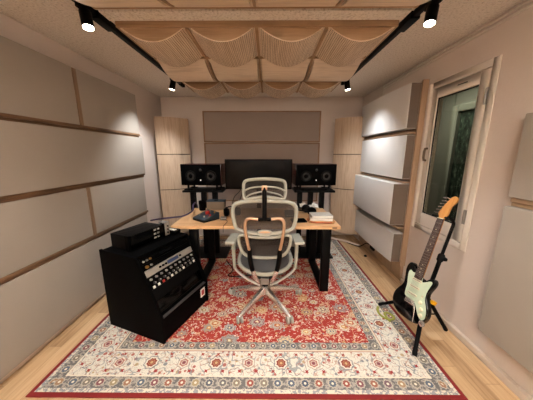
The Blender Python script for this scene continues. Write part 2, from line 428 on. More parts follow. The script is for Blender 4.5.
# ---- window: frame, opening sash, glass, and the second window of the next room
win = struct(MB().box(XR - .006, XR + .1, WY0 - .03, WY0 + .02, WZ0 - .03, WZ1 + .03)
             .box(XR - .006, XR + .1, WY1 - .02, WY1 + .03, WZ0 - .03, WZ1 + .03)
             .box(XR - .006, XR + .1, WY0 + .02, WY1 - .02, WZ1 - .02, WZ1 + .03)
             .box(XR - .006, XR + .1, WY0 + .02, WY1 - .02, WZ0 - .03, WZ0 + .02).build('window_1', M['paint'], bevel=.003))
a0, a1, c0, c1 = WY0 + .025, WY1 - .025, WZ0 + .025, WZ1 - .025
GY0, GY1, GZ0, GZ1 = 1.735, 2.145, .84, 1.885
s_ = MB(); X0, X1 = XR - .004, XR + .05
s_.box(X0, X1, a0, GY0, c0, c1).box(X0, X1, GY1, a1, c0, c1).box(X0, X1, GY0, GY1, c0, GZ0).box(X0, X1, GY0, GY1, GZ1, c1)
sash = struct(s_.build('sash', M['paint'], win, bevel=.003))
struct(MB().box(XR + .022, XR + .028, GY0 - .01, GY1 + .01, GZ0 - .01, GZ1 + .01).build('pane', M['glass'], win, smooth=False))
struct(MB().box(XR + .01, XR + .018, GY0, GY0 + .008, GZ0, GZ1).box(XR + .01, XR + .018, GY1 - .008, GY1, GZ0, GZ1)
       .box(XR + .01, XR + .018, GY0, GY1, GZ0, GZ0 + .008).box(XR + .01, XR + .018, GY0, GY1, GZ1 - .008, GZ1).build('gasket', M['rubber'], win, smooth=False))
for z in (.93, 1.79):
    h_ = MB().box(XR - .012, XR + .0, a0 - .012, a0 + .012, z - .055, z + .055); h_.cyl((XR - .013, a0, z - .05), (XR - .013, a0, z + .05), .007)
    struct(h_.build('hinge', M['steelgrey'], win))
h_ = MB().tube([(XR - .004, 2.178, 1.45), (XR - .030, 2.178, 1.45), (XR - .030, 2.178, 1.34), (XR - .004, 2.178, 1.34)], .010, smooth=1)
struct(h_.build('handle', M['bronze'], win))
struct(MB().box(XR - .007, XR - .003, 1.84, 1.93, 1.928, 1.935).build('vent_slot', M['darkgrey'], win, smooth=False))
# neighbouring room seen through the glass
nb = MB().box(2.45, 2.5, .6, 4.6, 0, ZC).box(1.6, 2.5, .55, .6, 0, ZC).box(1.6, 2.5, 4.6, 4.65, 0, ZC).box(1.6, 2.5, .6, 4.6, -.05, 0).box(1.6, 2.5, .6, 4.6, ZC, ZC + .05)
struct(nb.build('wall_beyond_window', M['farwall'], smooth=False))
w2 = struct(MB().box(2.38, 2.45, 3.0, 3.09, .3, 2.0).box(2.38, 2.45, 2.3, 2.38, .3, 2.0).box(2.38, 2.45, 2.38, 3.0, 1.92, 2.0).box(2.38, 2.45, 2.38, 3.0, .3, .38)
            .build('window_2', M['farframe'], bevel=.004))
struct(MB().box(2.42, 2.43, 2.38, 3.0, .38, 1.92).build('pane', M['fardark'], w2, smooth=False))
struct(MB().box(2.43, 2.45, 3.15, 3.17, .0, ZC).build('trim_3', M['farframe'], bevel=.003))

# ------------------------------------------------------------------ left wall panels
G = 'fabric acoustic panels on the left wall'
def lpanel(y0, y1, z0, z1, xf, label):
    t = thing('acoustic_panel', label, 'acoustic panel', (XL, (y0 + y1) / 2, z0), G)
    MB().box(XL + .02, xf, y0, y1, z0, z1).build('fabric_face', M['fab'], t, bevel=.006, seg=3)
    MB().box(XL + .001, XL + .02, y0 + .01, y1 - .01, z0 + .01, z1 - .01).build('backing_board', M['batten'], t)
yend = 2.93; y0 = -1.0
lpanel(y0, 2.02, 1.645, 2.105, -1.62, 'near fabric panel in the top row of the left wall')
lpanel(2.06, yend, 1.645, 2.105, -1.62, 'far fabric panel in the top row of the left wall')
lpanel(y0, yend, 1.15, 1.60, -1.595, 'full-length fabric panel in the second row of the left wall, no divider')
lpanel(y0, 1.975, .66, 1.105, -1.62, 'near fabric panel in the third row of the left wall')
lpanel(2.015, yend - .01, .66, 1.105, -1.62, 'far fabric panel in the third row, just above the black rack')
lpanel(y0, yend - .03, .055, .615, -1.62, 'large fabric panel in the bottom row of the left wall, above the floor')
GB = 'brown battens between the left wall panels'
def batten(bx, label, mat='batten'):
    tag(MB().box(*bx).build('wood_batten', M[mat], bevel=.003), label, 'batten', GB)
batten((XL, -1.628, y0, yend, 1.600, 1.622), 'lower half of the top horizontal brown batten, above the full-length panel')
batten((XL, -1.612, y0, yend, 1.622, 1.645), 'upper half of the top horizontal brown batten on the left wall')
batten((XL, -1.612, y0, yend + .02, 1.128, 1.150), 'upper half of the middle horizontal brown batten, under the full-length panel')
batten((XL, -1.628, y0, yend + .02, 1.105, 1.128), 'lower half of the middle horizontal brown batten on the left wall')
batten((XL, -1.612, y0, yend, .637, .66), 'upper half of the lowest horizontal brown batten on the left wall')
batten((XL, -1.628, y0, yend, .615, .637), 'lower half of the lowest horizontal brown batten, above the bottom panel')
batten((XL, -1.617, 2.02, 2.06, 1.645, 2.10), 'short upright batten splitting the top row of left panels', 'battenV')
batten((XL, -1.617, 1.975, 2.015, .66, 1.105), 'short upright batten splitting the third row of left panels', 'battenV')

# ------------------------------------------------------------------ far wall panel
def fpanel(z0, z1, label):
    t = thing('acoustic_panel', label, 'acoustic panel', (-.1, YF, z0), 'fabric panels on the far wall')
    x0, x1 = -1.03, .83
    MB().box(x0 + .02, x1 - .02, YF - .055, YF, z0 + .018, z1 - .018).build('fabric_face', M['fabback'], t, bevel=.003)
    for q in ((x0, x1, z1 - .018, z1), (x0, x1, z0, z0 + .018), (x0, x0 + .02, z0 + .018, z1 - .018), (x1 - .02, x1, z0 + .018, z1 - .018)):
        MB().box(q[0], q[1], YF - .065, YF, q[2], q[3]).build('frame_strip', M['frameX'], t, bevel=.002)
fpanel(1.585, 2.06, 'upper taupe fabric panel on the far wall above the monitor')
fpanel(1.10, 1.575, 'lower taupe fabric panel on the far wall partly behind the black monitor')
fpanel(.62, 1.09, 'lowest taupe fabric panel on the far wall, hidden behind the speaker stands')

# ------------------------------------------------------------------ corner columns (curved, three tiers)
def column(A, B, bulge, z0, label):
    A, B = Vector(A), Vector(B); d = B - A; n = Vector((d.y, -d.x)).normalized()
    if n.y > 0: n = -n
    mid = (A + B) / 2
    t = thing('corner_column', label, 'acoustic column', (mid.x, mid.y, z0), 'curved oak columns in the far corners')
    N = 16
    arc = [A + d * (i / N) + n * bulge * math.sin(PI * i / N) for i in range(N + 1)]
    zs = [z0, .865, 1.395, 1.93]
    for k in range(3):
        a, b = zs[k] + (.006 if k else 0), zs[k + 1] - .006
        mb = MB(); vs = []; th = .03
        inner = [p - n * th for p in arc]
        ring = arc + inner[::-1]
        q = len(ring)
        vs = [(p.x, p.y, a) for p in ring] + [(p.x, p.y, b) for p in ring]
        fs = []
        for i in range(N):
            fs += [(i, i + 1, q + i + 1, q + i), (q - 1 - i, 2 * q - 1 - i, 2 * q - 2 - i, q - 2 - i),
                   (i, q - 1 - i, q - 2 - i, i + 1), (q + i, q + i + 1, 2 * q - 2 - i, 2 * q - 1 - i)]
        fs += [(0, q, 2 * q - 1, q - 1), (N, q - 1 - N, 2 * q - 1 - N, q + N)]
        mb.add(vs, fs).build('veneer_shell', M['pale'], t)
    for z in zs[1:3]:
        m = MB(); m.tube([(p.x - n.x * .012, p.y - n.y * .012, z) for p in arc], .008, n=6)
        m.build('dark_joint', M['darkwood'], t)
    m = MB(); poly = [(p.x, p.y) for p in arc]
    nn = len(poly); m.add([(x - n.x * .01, y - n.y * .01, 1.925) for x, y in poly] + [(x - n.x * .01, y - n.y * .01, 1.915) for x, y in poly],
                          [tuple(range(nn)), tuple(range(nn, 2 * nn))[::-1]] + [(i, (i + 1) % nn, (i + 1) % nn + nn, i + nn) for i in range(nn)])
    m.build('top_cap', M['batten'], t, smooth=False)
column((-1.63, 3.36), (-1.22, 3.60), .06, .16, 'curved oak-veneer column in the far left corner')
column((1.02, 3.60), (1.44, 3.36), .06, .16, 'curved oak-veneer column in the far right corner')

# ------------------------------------------------------------------ right wall block panel
t = thing('block_panel', 'tall wooden wall panel carrying four white fabric blocks, left of the window', 'acoustic panel', (XR, 2.86, 0))
MB().box(XR - .03, XR, 2.30, 3.46, .05, 2.08).build('backing_board', M['panelwood'], t, bevel=.002)
MB().box(XR - .055, XR, 2.28, 2.30, .20, 2.08).build('side_board', M['panelwood'], t, bevel=.002)
MB().box(XR - .012, XR, 2.27, 3.46, 0, .05).build('plinth', M['ledge'], t)
blocks = [(1.645, 2.06, .15, .15), (1.15, 1.585, .135, .13), (.66, 1.10, .21, .19), (.235, .56, .15, .14)]
for i, (z0, z1, dn, df) in enumerate(blocks):
    ya, yb = 2.305, 3.43
    N = 20; m = MB()
    # shallow bowed fabric block (plan section), extruded in z
    poly = [(XR - .03, ya)]
    for k in range(N + 1):
        s = k / N; poly.append((XR - (dn * (1 - s) + df * s) - .02 * math.sin(PI * s), ya + (yb - ya) * s))
    poly.append((XR - .03, yb))
    n = len(poly)
    m.add([(x, y, z0) for x, y in poly] + [(x, y, z1) for x, y in poly],
          [tuple(range(n))[::-1], tuple(range(n, 2 * n))] + [(k, (k + 1) % n, (k + 1) % n + n, k + n) for k in range(n)])
    bl = m.build('fabric_block', M['fabwhite'], t, bevel=.003)
    MB().box(XR - dn + .004, XR - .055, ya - .004, ya, z0 + .004, z1 - .004).build('end_shade_sheet', M['fabshade'], bl, smooth=False)  # thin dark sheet painting the shade on the block's near end
for z in (1.595, 1.108, .62):
    MB().box(XR - .12, XR - .03, 2.305, 3.44, z, z + .018).build('shelf_ledge', M['ledge'], t, bevel=.002)
tt = thing('wall_outlet', 'black outlet box low on the wooden panel below the white blocks', 'outlet', (XR - .03, 3.0, .1))
MB().box(XR - .055, XR - .03, 2.90, 3.0, .09, .20).build('outlet_body', M['black'], tt, bevel=.004)
MB().box(XR - .07, XR - .055, 2.92, 2.98, .11, .17).build('outlet_plug', M['rubber'], tt, bevel=.004)
tag(MB().lathe([(.02, 0), (.02, .012), (.012, .02), (.0, .022)], Matrix.Translation((1.36, 2.93, 0)), 12).build('door_stop', M['rubber']),
    'small black stop on the wood floor below the outlet', 'door stop')

# near right panels
G = 'grey fabric panels on the near right wall'
def rpanel(z0, z1, xf, label):
    t = thing('acoustic_panel', label, 'acoustic panel', (XR, .3, z0), G)
    MB().box(xf, XR - .015, -1.0, 1.33, z0, z1).build('fabric_face', M['fab'], t, bevel=.006, seg=3)
    MB().box(XR - .015, XR - .001, -.99, 1.32, z0 + .01, z1 - .01).build('backing_board', M['batten'], t)
rpanel(1.15, 1.62, 1.43, 'upper grey fabric panel on the near right wall, right of the window')
rpanel(.24, 1.095, 1.42, 'large lower grey fabric panel on the near right wall behind the guitar stand')
for z, xx, lb in ((1.123, 1.44, 'upper brown batten between the two near right panels'), (1.097, 1.45, 'lower brown batten between the two near right panels')):
    tag(MB().box(xx, XR, -1.0, 1.32, z, z + .024).build('wood_batten', M['ledge'], bevel=.003), lb, 'batten')

# ------------------------------------------------------------------ ceiling clouds
cxm, pitch, scw = -.075, .452, .414
Z0 = 2.20
def arcprof(u0, u1, z0, sag, n=14):
    return [(u0 + (u1 - u0) * i / n, z0 - sag * math.sin(PI * i / n) ** .9) for i in range(n + 1)]
def barrelY(t, xc, y0, y1, sag):
    pr = arcprof(xc - scw / 2, xc + scw / 2, Z0, sag)
    # shell: perforated skin 6 mm thick
    top = [(x, z + .006) for x, z in pr][::-1]
    m = MB(); m.prism(pr + top, y0, y1); m.build('perforated_barrel', M['perf'], t, ang=30)
    for yy in (y0 + .006, y1 - .014):
        m = MB(); m.prism(arcprof(xc - scw / 2 + .008, xc + scw / 2 - .008, Z0 + .003, sag - .003), yy, yy + .008)
        m.build('end_cap', M['cloudend'], t, smooth=False)
def barrelX(t, xc, y0, y1, sag):
    pr = arcprof(y0, y1, Z0, sag) ; wv = pitch - .045
    m = MB(); T = Matrix(((0, 1, 0, 0), (1, 0, 0, 0), (0, 0, 1, 0), (0, 0, 0, 1)))
    m.prism(pr, xc - wv / 2, xc + wv / 2, T); m.build('plain_barrel', M['cloudY'], t, ang=30)
    # inset edge strip either side
def cloud(y0, rows, label):
    tot = sum(r[1] for r in rows)
    t = thing('ceiling_diffuser', label, 'ceiling diffuser', (cxm, y0 + tot / 2, 2.24), 'wooden sound diffusers under the ceiling')
    x0, x1 = cxm - 2 * pitch - .0, cxm + 2 * pitch
    y = y0
    for kind, d in rows:
        ya, yb = y + .012, y + d - .012
        MB().box(x0, x1, y, y + .012, Z0 - .002, 2.243).box(x0, x1, y + d - .012, y + d, Z0 - .002, 2.243).box(x0, x0 + .012, y + .012, y + d - .012, Z0 - .002, 2.243)\
            .box(x1 - .012, x1, y + .012, y + d - .012, Z0 - .002, 2.243).build('row_frame', M['cloudend'], t, smooth=False)
        MB().box(x0 + .012, x1 - .012, ya, yb, 2.2, 2.205).build('backing_sheet', M['cloudY'], t, smooth=False)
        for i in range(4):
            xc = cxm + (i - 1.5) * pitch
            if kind == 'Y': barrelY(t, xc, ya, yb, .085)
            else: barrelX(t, xc, ya, yb, .075)
        for i in range(1, 4):
            xr = cxm + (i - 2) * pitch
            if kind == 'Y': MB().box(xr - .010, xr + .010, ya, yb, 2.188, 2.2).build('divider', M['cloudend'], t)
            else:
                pr = arcprof(ya, yb, Z0, .070); T = Matrix(((0, 1, 0, 0), (1, 0, 0, 0), (0, 0, 1, 0), (0, 0, 0, 1)))
                MB().prism(pr, xr - .007, xr + .007, T).build('divider', M['cloudend'], t)
        y += d + .03
    for xx in (x0 + .2, x1 - .2):
        MB().cyl((xx, y0 + .2, 2.205), (xx, y0 + .2, ZC), .008, n=8).build('hanger', M['blackmat'], t)
cloud(1.63, [('Y', .46), ('X', .60), ('Y', .44)], 'far wooden diffuser cloud with perforated scallops above the desk')
cloud(-.29, [('X', .60), ('Y', .46), ('X', .62)], 'near wooden diffuser cloud at the top edge of the view')

# ------------------------------------------------------------------ lighting tracks and spots
def track(x, y0, y1, yj, label):
    t = thing('lighting_track', label, 'lighting track', (x, y0, ZC), 'black lighting tracks on the ceiling')
    MB().box(x - .017, x + .017, y0, y1, 2.245, ZC).build('rail', M['black'], t, bevel=.003)
    MB().box(x - .03, x + .03, yj, yj + .17, 2.235, ZC).build('power_feed', M['black'], t, bevel=.006)
    MB().box(x - .02, x + .02, y1 - .1, y1 + .03, 2.24, ZC).build('end_cap', M['blackmat'], t, bevel=.005)
struct(MB().box(-1.0, .84, 1.515, 1.61, 2.222, ZC).build('trim_4', M['ceil'], smooth=False))
track(-1.09, -.9, 3.10, 1.60, 'black lighting track along the left of the ceiling')
track(.925, -.9, 3.02, 1.62, 'black lighting track along the right of the ceiling')
UPW = 820
def spot(x, y, aim, power, label, cone=80, blend=.6):
    t = thing('track_spotlight', label, 'spotlight', (x, y, 2.245), 'black cylinder spotlights on the tracks')
    MB().box(x - .018, x + .018, y - .05, y + .05, 2.215, 2.245).build('adapter', M['black'], t, bevel=.004)
    a = Vector((x, y, 2.212)); d = (Vector(aim) - a).normalized()
    p0 = a - d * .01; p1 = a + d * .085
    MB().cyl((x, y, 2.22), p0 + d * .02, .01).build('swivel_joint', M['black'], t)
    m = MB(); m.tube([p0, p0 + d * .01, p1], [.026, .031, .031], 24)
    q = d.to_track_quat('Z', 'Y').to_matrix().to_4x4(); q.translation = p1
    m.build('lamp_housing', M['black'], t)
    MB().lathe([(.027, .0), (.027, .004), (.02, .008), (.0, .010)], q, 20).build('lens', M['lens'], t)
    L = bpy.data.lights.new('spot_light', 'SPOT'); L.energy = power; L.color = LC; L.spot_size = math.radians(cone); L.spot_blend = blend
    L.shadow_soft_size = .03
    o = bpy.data.objects.new('spot_light', L); C.objects.link(o)
    o.location = p1 + d * .02; o.rotation_euler = (-d).to_track_quat('Z', 'Y').to_euler()
    tag(o, 'light thrown by the ' + label, 'light')
LC = (.93, .965, 1.0)
spot(-1.07, 1.50, (-.72, 1.25, 0), 36, 'near left black spotlight, lens glaring, on the left track', 88, .8)
spot(.93, 1.47, (.62, 1.25, 0), 52, 'near right black spotlight on the right track above the guitar', 88, .8)
spot(-1.085, 2.78, (-1.68, 3.02, .2), 48, 'far left small black spotlight at the end of the left track', 105, .7)
spot(.90, 2.80, (1.38, 2.95, .0), 40, 'far right small black spotlight at the end of the right track', 110, 1.)

# added floor lamp, unseen behind the viewpoint, to brighten the ceiling
t = thing('added_floor_lamp', 'added uplighting floor lamp, unseen behind the viewpoint, for ceiling fill', 'floor lamp', (-.1, -.85, 0))
MB().lathe([(.14, 0), (.14, .015), (.03, .03), (.012, .04)], Matrix.Translation((-.1, -.85, 0)), 24).build('base', M['black'], t)
MB().cyl((-.1, -.85, .03), (-.1, -.85, 1.37), .012).build('pole', M['black'], t)
MB().lathe([(.02, 1.35), (.10, 1.41), (.15, 1.49), (.145, 1.49), (.09, 1.42), (0, 1.38)], Matrix.Translation((-.1, -.85, 0)), 24).build('lamp_shade', M['black'], t)
L = bpy.data.lights.new('ceiling_fill', 'SPOT'); L.energy = UPW; L.color = LC; L.spot_size = math.radians(135); L.spot_blend = .8; L.shadow_soft_size = .06
o = bpy.data.objects.new('ceiling_fill', L); C.objects.link(o); o.location = (-.1, -.85, 1.47); o.rotation_euler = (PI, 0, 0)
tag(o, 'added ceiling fill light from the unseen floor lamp behind the viewpoint', 'light')

# added unseen light that brightens the neighbouring room through the glass
L = bpy.data.lights.new('neighbour_fill', 'AREA'); L.energy = 8; L.size = .5; L.color = (1., 1., .9)
o = bpy.data.objects.new('neighbour_room_fill', L); C.objects.link(o); o.location = (1.95, 2.9, 2.22); tag(o, 'added unseen fill light in the room beyond the window', 'light')

# ------------------------------------------------------------------ rug
rug = thing('patterned_rug', 'large red and cream oriental rug with floral border on the wood floor', 'rug', (-.13, 2.305, 0))
MB().box(-1.42, 1.16, 1.05, 3.56, 0.001, .010).build('woven_pile', M['rug'], rug, bevel=.003)
RZ = .010

# ------------------------------------------------------------------ desk
DX0, DX1, DY0, DY1, DZ = -.94, .70, 2.07, 2.81, .72
t = thing('desk', 'long desk with beech top and black metal legs in front of the monitor', 'desk', ((DX0 + DX1) / 2, 2.4, RZ))
MB().box(DX0, DX1, DY0, DY1, DZ - .032, DZ).build('desktop', M['desk'], t, bevel=.003)
for x in (.535, -.775):
    for y in (2.09, 2.72):
        MB().box(x, x + .085, y, y + .05, RZ, DZ - .032).build('leg', M['black'], t, bevel=.003)
    MB().box(x, x + .085, 2.14, 2.72, RZ, RZ + .03).build('foot_rail', M['black'], t, bevel=.002)
    MB().box(x, x + .085, 2.14, 2.72, DZ - .062, DZ - .032).build('top_rail', M['black'], t, bevel=.002)
MB().box(-.69, .535, 2.74, 2.77, DZ - .08, DZ - .035).build('cross_beam', M['black'], t, bevel=.002)
MB().box(.62, .665, DY0 - .0015, DY0, DZ - .022, DZ - .012).build('maker_plate', M['darkgrey'], t)

# ------------------------------------------------------------------ speakers on stands
def stand(x, label):
    t = thing('speaker_stand', label, 'speaker stand', (x, 3.0, 0), 'black speaker stands behind the desk')
    MB().box(x - .26, x + .26, 2.84, 3.16, .915, .94).build('top_plate', M['black'], t, bevel=.003)
    MB().box(x - .28, x + .28, 2.83, 3.18, RZ, .035).build('base_plate', M['black'], t, bevel=.003)
    for k in (-.175, -.03, .12): MB().box(x + k - .03, x + k + .035, 2.96, 3.03, .03, .915).build('column', M['black'], t, bevel=.004)
def speaker(x, lab, yaw):
    T = Matrix.Translation((x, 3.0, 0)) @ Matrix.Rotation(yaw, 4, 'Z')
    t = local('studio_monitor', lab, 'speaker', T @ Matrix.Translation((0, 0, .94)), 'black three-way speakers on the stands')
    for sx in (-.19, .19):
        for sy in (-.1, .1):
            MB().box(sx - .045, sx + .045, sy - .03, sy + .03, 0, .012).cyl((sx, sy, .012), (sx, sy, .066), .013).build('isolation_foot', M['rubber'], t)
    cab = MB().box(-.262, .262, -.14, .16, .064, .335).build('cabinet', M['redtrim'], t, bevel=.006)
    MB().box(-.258, .258, -.152, -.140, .068, .331).build('baffle', M['blackmat'], t, bevel=.004)
    RX = Matrix.Rotation(PI / 2, 4, 'X')
    for k in (-.13, .13):
        T2 = Matrix.Translation((k, -.152, .185)) @ RX
        w_ = MB().lathe([(.070, 0), (.070, .006), (.064, .008), (.058, .004), (.052, .002), (.03, -.0), (.0, -.0)], T2, 32).build('woofer', M['rubber'], t)
        MB().lathe([(.050, .001), (.047, .0035), (.030, .0030), (.024, .004)], T2, 32).build('cone', M['cone'], w_)
        MB().lathe([(.026, .003), (.022, .010), (.012, .015), (0, .017)], T2, 24).build('dust_cap', M['blackmat'], w_)
    T2 = Matrix.Translation((0, -.152, .262)) @ RX
    tw = MB().box(-.035, .035, -.156, -.152, .225, .300).build('tweeter', M['blackmat'], t, bevel=.002)
    MB().lathe([(.018, .004), (.012, .01), (0, .013)], T2, 20).build('dome', M['cone'], tw)
    MB().lathe([(.005, 0), (.005, .010), (0, .011)], Matrix.Translation((0, -.152, .135)) @ RX, 12).build('badge_light', M['led'], t)
stand(-.84, 'black three-post speaker stand behind the left end of the desk')
stand(.60, 'black three-post speaker stand behind the right end of the desk')
speaker(-.845, 'black and dark red horizontal speaker left of the monitor', -.06)
speaker(.60, 'black and dark red horizontal speaker right of the monitor', .06)

# monitor
t = thing('computer_monitor', 'large switched-off black monitor centred behind the desk', 'monitor', (-.12, 2.88, 0))
MB().box(-.545, .305, 2.86, 2.885, .955, 1.335).build('bezel', M['blackmat'], t, bevel=.004)
MB().box(-.535, .295, 2.8585, 2.861, .968, 1.325).build('screen', M['screen'], t)
MB().box(-.30, .06, 2.885, 2.93, 1.02, 1.25).build('rear_shell', M['blackmat'], t, bevel=.01)
MB().box(-.15, -.09, 2.93, 2.97, RZ + .02, 1.2).build('stand_column', M['blackmat'], t, bevel=.004)
MB().box(-.15, -.09, 2.90, 2.95, 1.08, 1.18).build('mount_arm', M['blackmat'], t)
MB().box(-.35, .11, 2.84, 3.05, RZ, .03).build('base_plate', M['blackmat'], t, bevel=.004)
# cables under monitor
def cable(pts, r, mat, label, name='cable', cat='cable'):
    m = MB(); m.tube(pts, r, n=8, smooth=3); return tag(m.build(name, M[mat]), label, cat)
cable([(-.34, 2.898, .99), (-.36, 2.895, .93), (-.45, 2.8, .85), (-.43, 2.7, .74), (-.38, 2.6, .726)], .004, 'rubber', 'thin black cable hanging left below the monitor')
cable([(-.32, 2.898, .97), (-.34, 2.84, .88), (-.36, 2.78, .82), (-.40, 2.72, .726)], .004, 'rubber', 'second thin black cable hanging below the monitor')

# ------------------------------------------------------------------ things on the desk
T = Matrix.Translation((-.655, 2.30, DZ)) @ Matrix.Rotation(math.radians(-38), 4, 'Z')
t = local('desk_controller', 'blue-grey sloped controller box with a red knob on the left of the desk', 'audio controller', T)
pf = [(-.10, 0), (.10, 0), (.10, .075), (-.10, .030)]
Tp = Matrix(((0, 1, 0, 0), (1, 0, 0, 0), (0, 0, 1, 0), (0, 0, 0, 1)))
MB().prism(pf, -.095, .095, Tp).build('housing', M['bluegrey'], t, bevel=.004)
MB().prism([(-.101, 0), (.10, 0), (.10, .002), (-.101, .02)], -.096, .096, Tp).build('dark_base', M['black'], t)
def top(u, vv): return (u, vv, .0525 + vv * .225)
def knob(u, vv, r, h, mat, nm):
    p = Vector(top(u, vv)); MB().tube([p, p + Vector((0, -.2, .97)) * h], [r, r * .85], 16).build(nm, M[mat], t)
knob(0, .02, .025, .03, 'red', 'red_knob')
for u, vv, mt in ((-.06, -.04, 'whiteplastic'), (.04, -.055, 'whiteplastic'), (-.065, .06, 'whiteplastic'), (.06, .065, 'brass'), (.07, 0, 'red'), (-.03, .075, 'whiteplastic')):
    knob(u, vv, .009, .014, mt, 'button')
# headphones-like dark items and boxes
t = thing('black_cup', 'black cylindrical cup standing left of the tan box on the desk', 'cup', (-.81, 2.70, DZ))
MB().lathe([(.036, 0), (.040, .01), (.042, .115), (.038, .118), (.036, .02), (0, .018)], Matrix.Translation((-.81, 2.70, DZ)), 24).build('cup_body', M['blackmat'], t)
MB().tube([(-.81, 2.66, DZ + .03), (-.81, 2.64, DZ + .04), (-.81, 2.64, DZ + .08), (-.81, 2.66, DZ + .09)], .005, smooth=1).build('handle', M['blackmat'], t)
t = thing('small_rack_box', 'tan fronted electronics box with grey top at the back left of the desk', 'electronics box', (-.645, 2.74, DZ))
MB().box(-.755, -.535, 2.69, 2.79, DZ + .004, DZ + .105).build('box_body', M['cardboard'], t, bevel=.004)
MB().box(-.76, -.53, 2.685, 2.795, DZ + .105, DZ + .118).build('lid', M['bluegrey'], t, bevel=.003)
MB().box(-.66, -.62, 2.70, 2.73, DZ + .118, DZ + .126).build('lid_clip', M['black'], t)
def headphones(x, y, z, rot, label, sc=1.):
    T = Matrix.Translation((x, y, z)) @ Matrix.Rotation(rot, 4, 'Z') @ Matrix.Scale(sc, 4)
    t = local('headphones', label, 'headphones', T)
    band = [(-.075, 0, .045)] + [(-.078 * math.cos(a), .145 * math.sin(a) , .045 + .02 * math.sin(a)) for a in [PI * k / 10 for k in range(1, 10)]] + [(.075, 0, .045)]
    MB().tube(band, .011, n=10, flat=.6, smooth=1).build('headband', M['rubber'], t)
    for s in (-1, 1):
        c_ = MB().tube([(s * .045, -.01, .045), (s * .05, -.01, .045), (s * .082, -.01, .045), (s * .088, -.01, .045)], [.035, .043, .042, .03], 20).build('ear_cup', M['blackmat'], t)
        MB().tube([(s * .03, -.01, .045), (s * .045, -.01, .045)], [.03, .042], 20).build('ear_pad', M['rubber'], c_)
headphones(-.405, 2.45, DZ, .3, 'black headphones lying left of the chair headrest on the desk', 1.05)
headphones(.46, 2.52, DZ, 1.9, 'black headphones at the back of the right end of the desk', 1.1)
# small adaptor with cable
t = thing('jack_adapter', 'small grey adapter between the blue controller and the headphones', 'adapter', (-.47, 2.24, DZ))
MB().box(-.50, -.44, 2.26, 2.31, DZ, DZ + .03).build('adapter_body', M['steelgrey'], t, bevel=.003)
MB().cyl((-.485, 2.26, DZ + .016), (-.485, 2.23, DZ + .016), .006).build('jack_socket', M['whiteplastic'], t)
cable([(-.44, 2.25, DZ + .012), (-.41, 2.2, DZ + .007), (-.42, 2.1, DZ + .007), (-.43, 2.060, DZ + .006), (-.43, 2.050, DZ - .06)], .0025, 'rubber', 'thin black lead drooping over the desk front edge')
cable([(-1.33, 2.45, .66), (-1.15, 2.32, .72), (-1.0, 2.32, .735), (-.9, 2.33, .745), (-.83, 2.45, .78), (-.9, 2.6, .80), (-.93, 2.86, .80), (-.93, 2.9, .6)], .009, 'purple', 'thick purple-black cable rising from the rack past the left desk corner')
# right-hand items
t = thing('black_phone', 'black phone lying flat near the front right of the desk beside the chair', 'phone', (.30, 2.22, DZ))
T = Matrix.Translation((.315, 2.235, DZ)) @ Matrix.Rotation(.12, 4, 'Z')
MB().box(-.075, .075, -.055, .055, 0, .016, T).build('phone_body', M['blackmat'], t, bevel=.004)
MB().box(-.068, .068, -.048, .048, .016, .018, T).build('phone_screen', M['screen'], t)
t = thing('tan_wooden_tray', 'tan wooden tray with orange-brown edge under the white papers', 'tray', (.565, 2.26, DZ))
T = Matrix.Translation((.545, 2.245, DZ)) @ Matrix.Rotation(-.12, 4, 'Z')
MB().box(-.125, .125, -.09, .10, 0, .022, T).build('tray_body', M['kraft'], t, bevel=.006)
MB().tube([T @ Vector(p) for p in ((-.13, .02, .012), (-.125, -.085, .016), (-.06, -.10, .01), (.0, -.098, .016), (.08, -.1, .01), (.128, -.06, .014))], .007, smooth=2).build('edge_cord', M['orange'], t)
G = 'white books on the tan tray'
for i, (w_, d_, r_, dy) in enumerate(((.22, .155, -.1, .0), (.21, .15, .04, .01))):
    T = Matrix.Translation((.545 + .005 * i, 2.255 + dy, DZ + .022 + .024 * i)) @ Matrix.Rotation(r_, 4, 'Z')
    t = local('paper_book', ('lower', 'upper')[i] + ' of two white paperbacks stacked on the tan tray', 'book', T, G)
    MB().box(-w_ / 2, w_ / 2, -d_ / 2, d_ / 2, .002, .021).build('page_block', M['paper'], t, bevel=.001)
    MB().box(-w_ / 2 - .002, w_ / 2 + .002, -d_ / 2 - .002, d_ / 2 + .002, .021, .023).box(-w_ / 2 - .002, w_ / 2 + .002, -d_ / 2 - .002, d_ / 2 + .002, .0, .002).build('cover', M['whitegloss'], t)
t = thing('white_mug', 'small white mug behind the black headphones at the desk right', 'mug', (.30, 2.66, DZ))
MB().lathe([(.03, 0), (.036, .006), (.038, .085), (.034, .085), (.032, .012), (0, .01)], Matrix.Translation((.30, 2.66, DZ)), 20).build('mug_body', M['whitegloss'], t)
MB().tube([(.262, 2.66, DZ + .02), (.245, 2.66, DZ + .03), (.245, 2.66, DZ + .06), (.262, 2.66, DZ + .07)], .005, smooth=1).build('handle', M['whitegloss'], t)
t = thing('crumpled_paper', 'crumpled white sheet behind the headphones on the desk right', 'paper', (.52, 2.66, DZ))
m = MB(); N = 12; g = [[(.40 + .22 * i / N, 2.67 + .12 * j / N, DZ + .012 + .045 * random.random() + .03 * (1 + math.sin(i * .8)) * .5) for i in range(N + 1)] for j in range(N + 1)]
vs = [p for r in g for p in r]; fs = [(j * (N + 1) + i, j * (N + 1) + i + 1, (j + 1) * (N + 1) + i + 1, (j + 1) * (N + 1) + i) for j in range(N) for i in range(N)]
vs2 = [(x, y, z - .0015) for x, y, z in vs]; k = len(vs)
edge = [i for i in range(N)] 
m.add(vs, fs); m.add(vs2, fs); m.build('sheet', M['paper'], t)
t = thing('audio_interface', 'small black audio box with purple lights at the back right of the desk', 'audio box', (.24, 2.5, DZ))
MB().box(.19, .29, 2.36, 2.52, DZ + .003, DZ + .05).build('box_body', M['darkgrey'], t, bevel=.004)
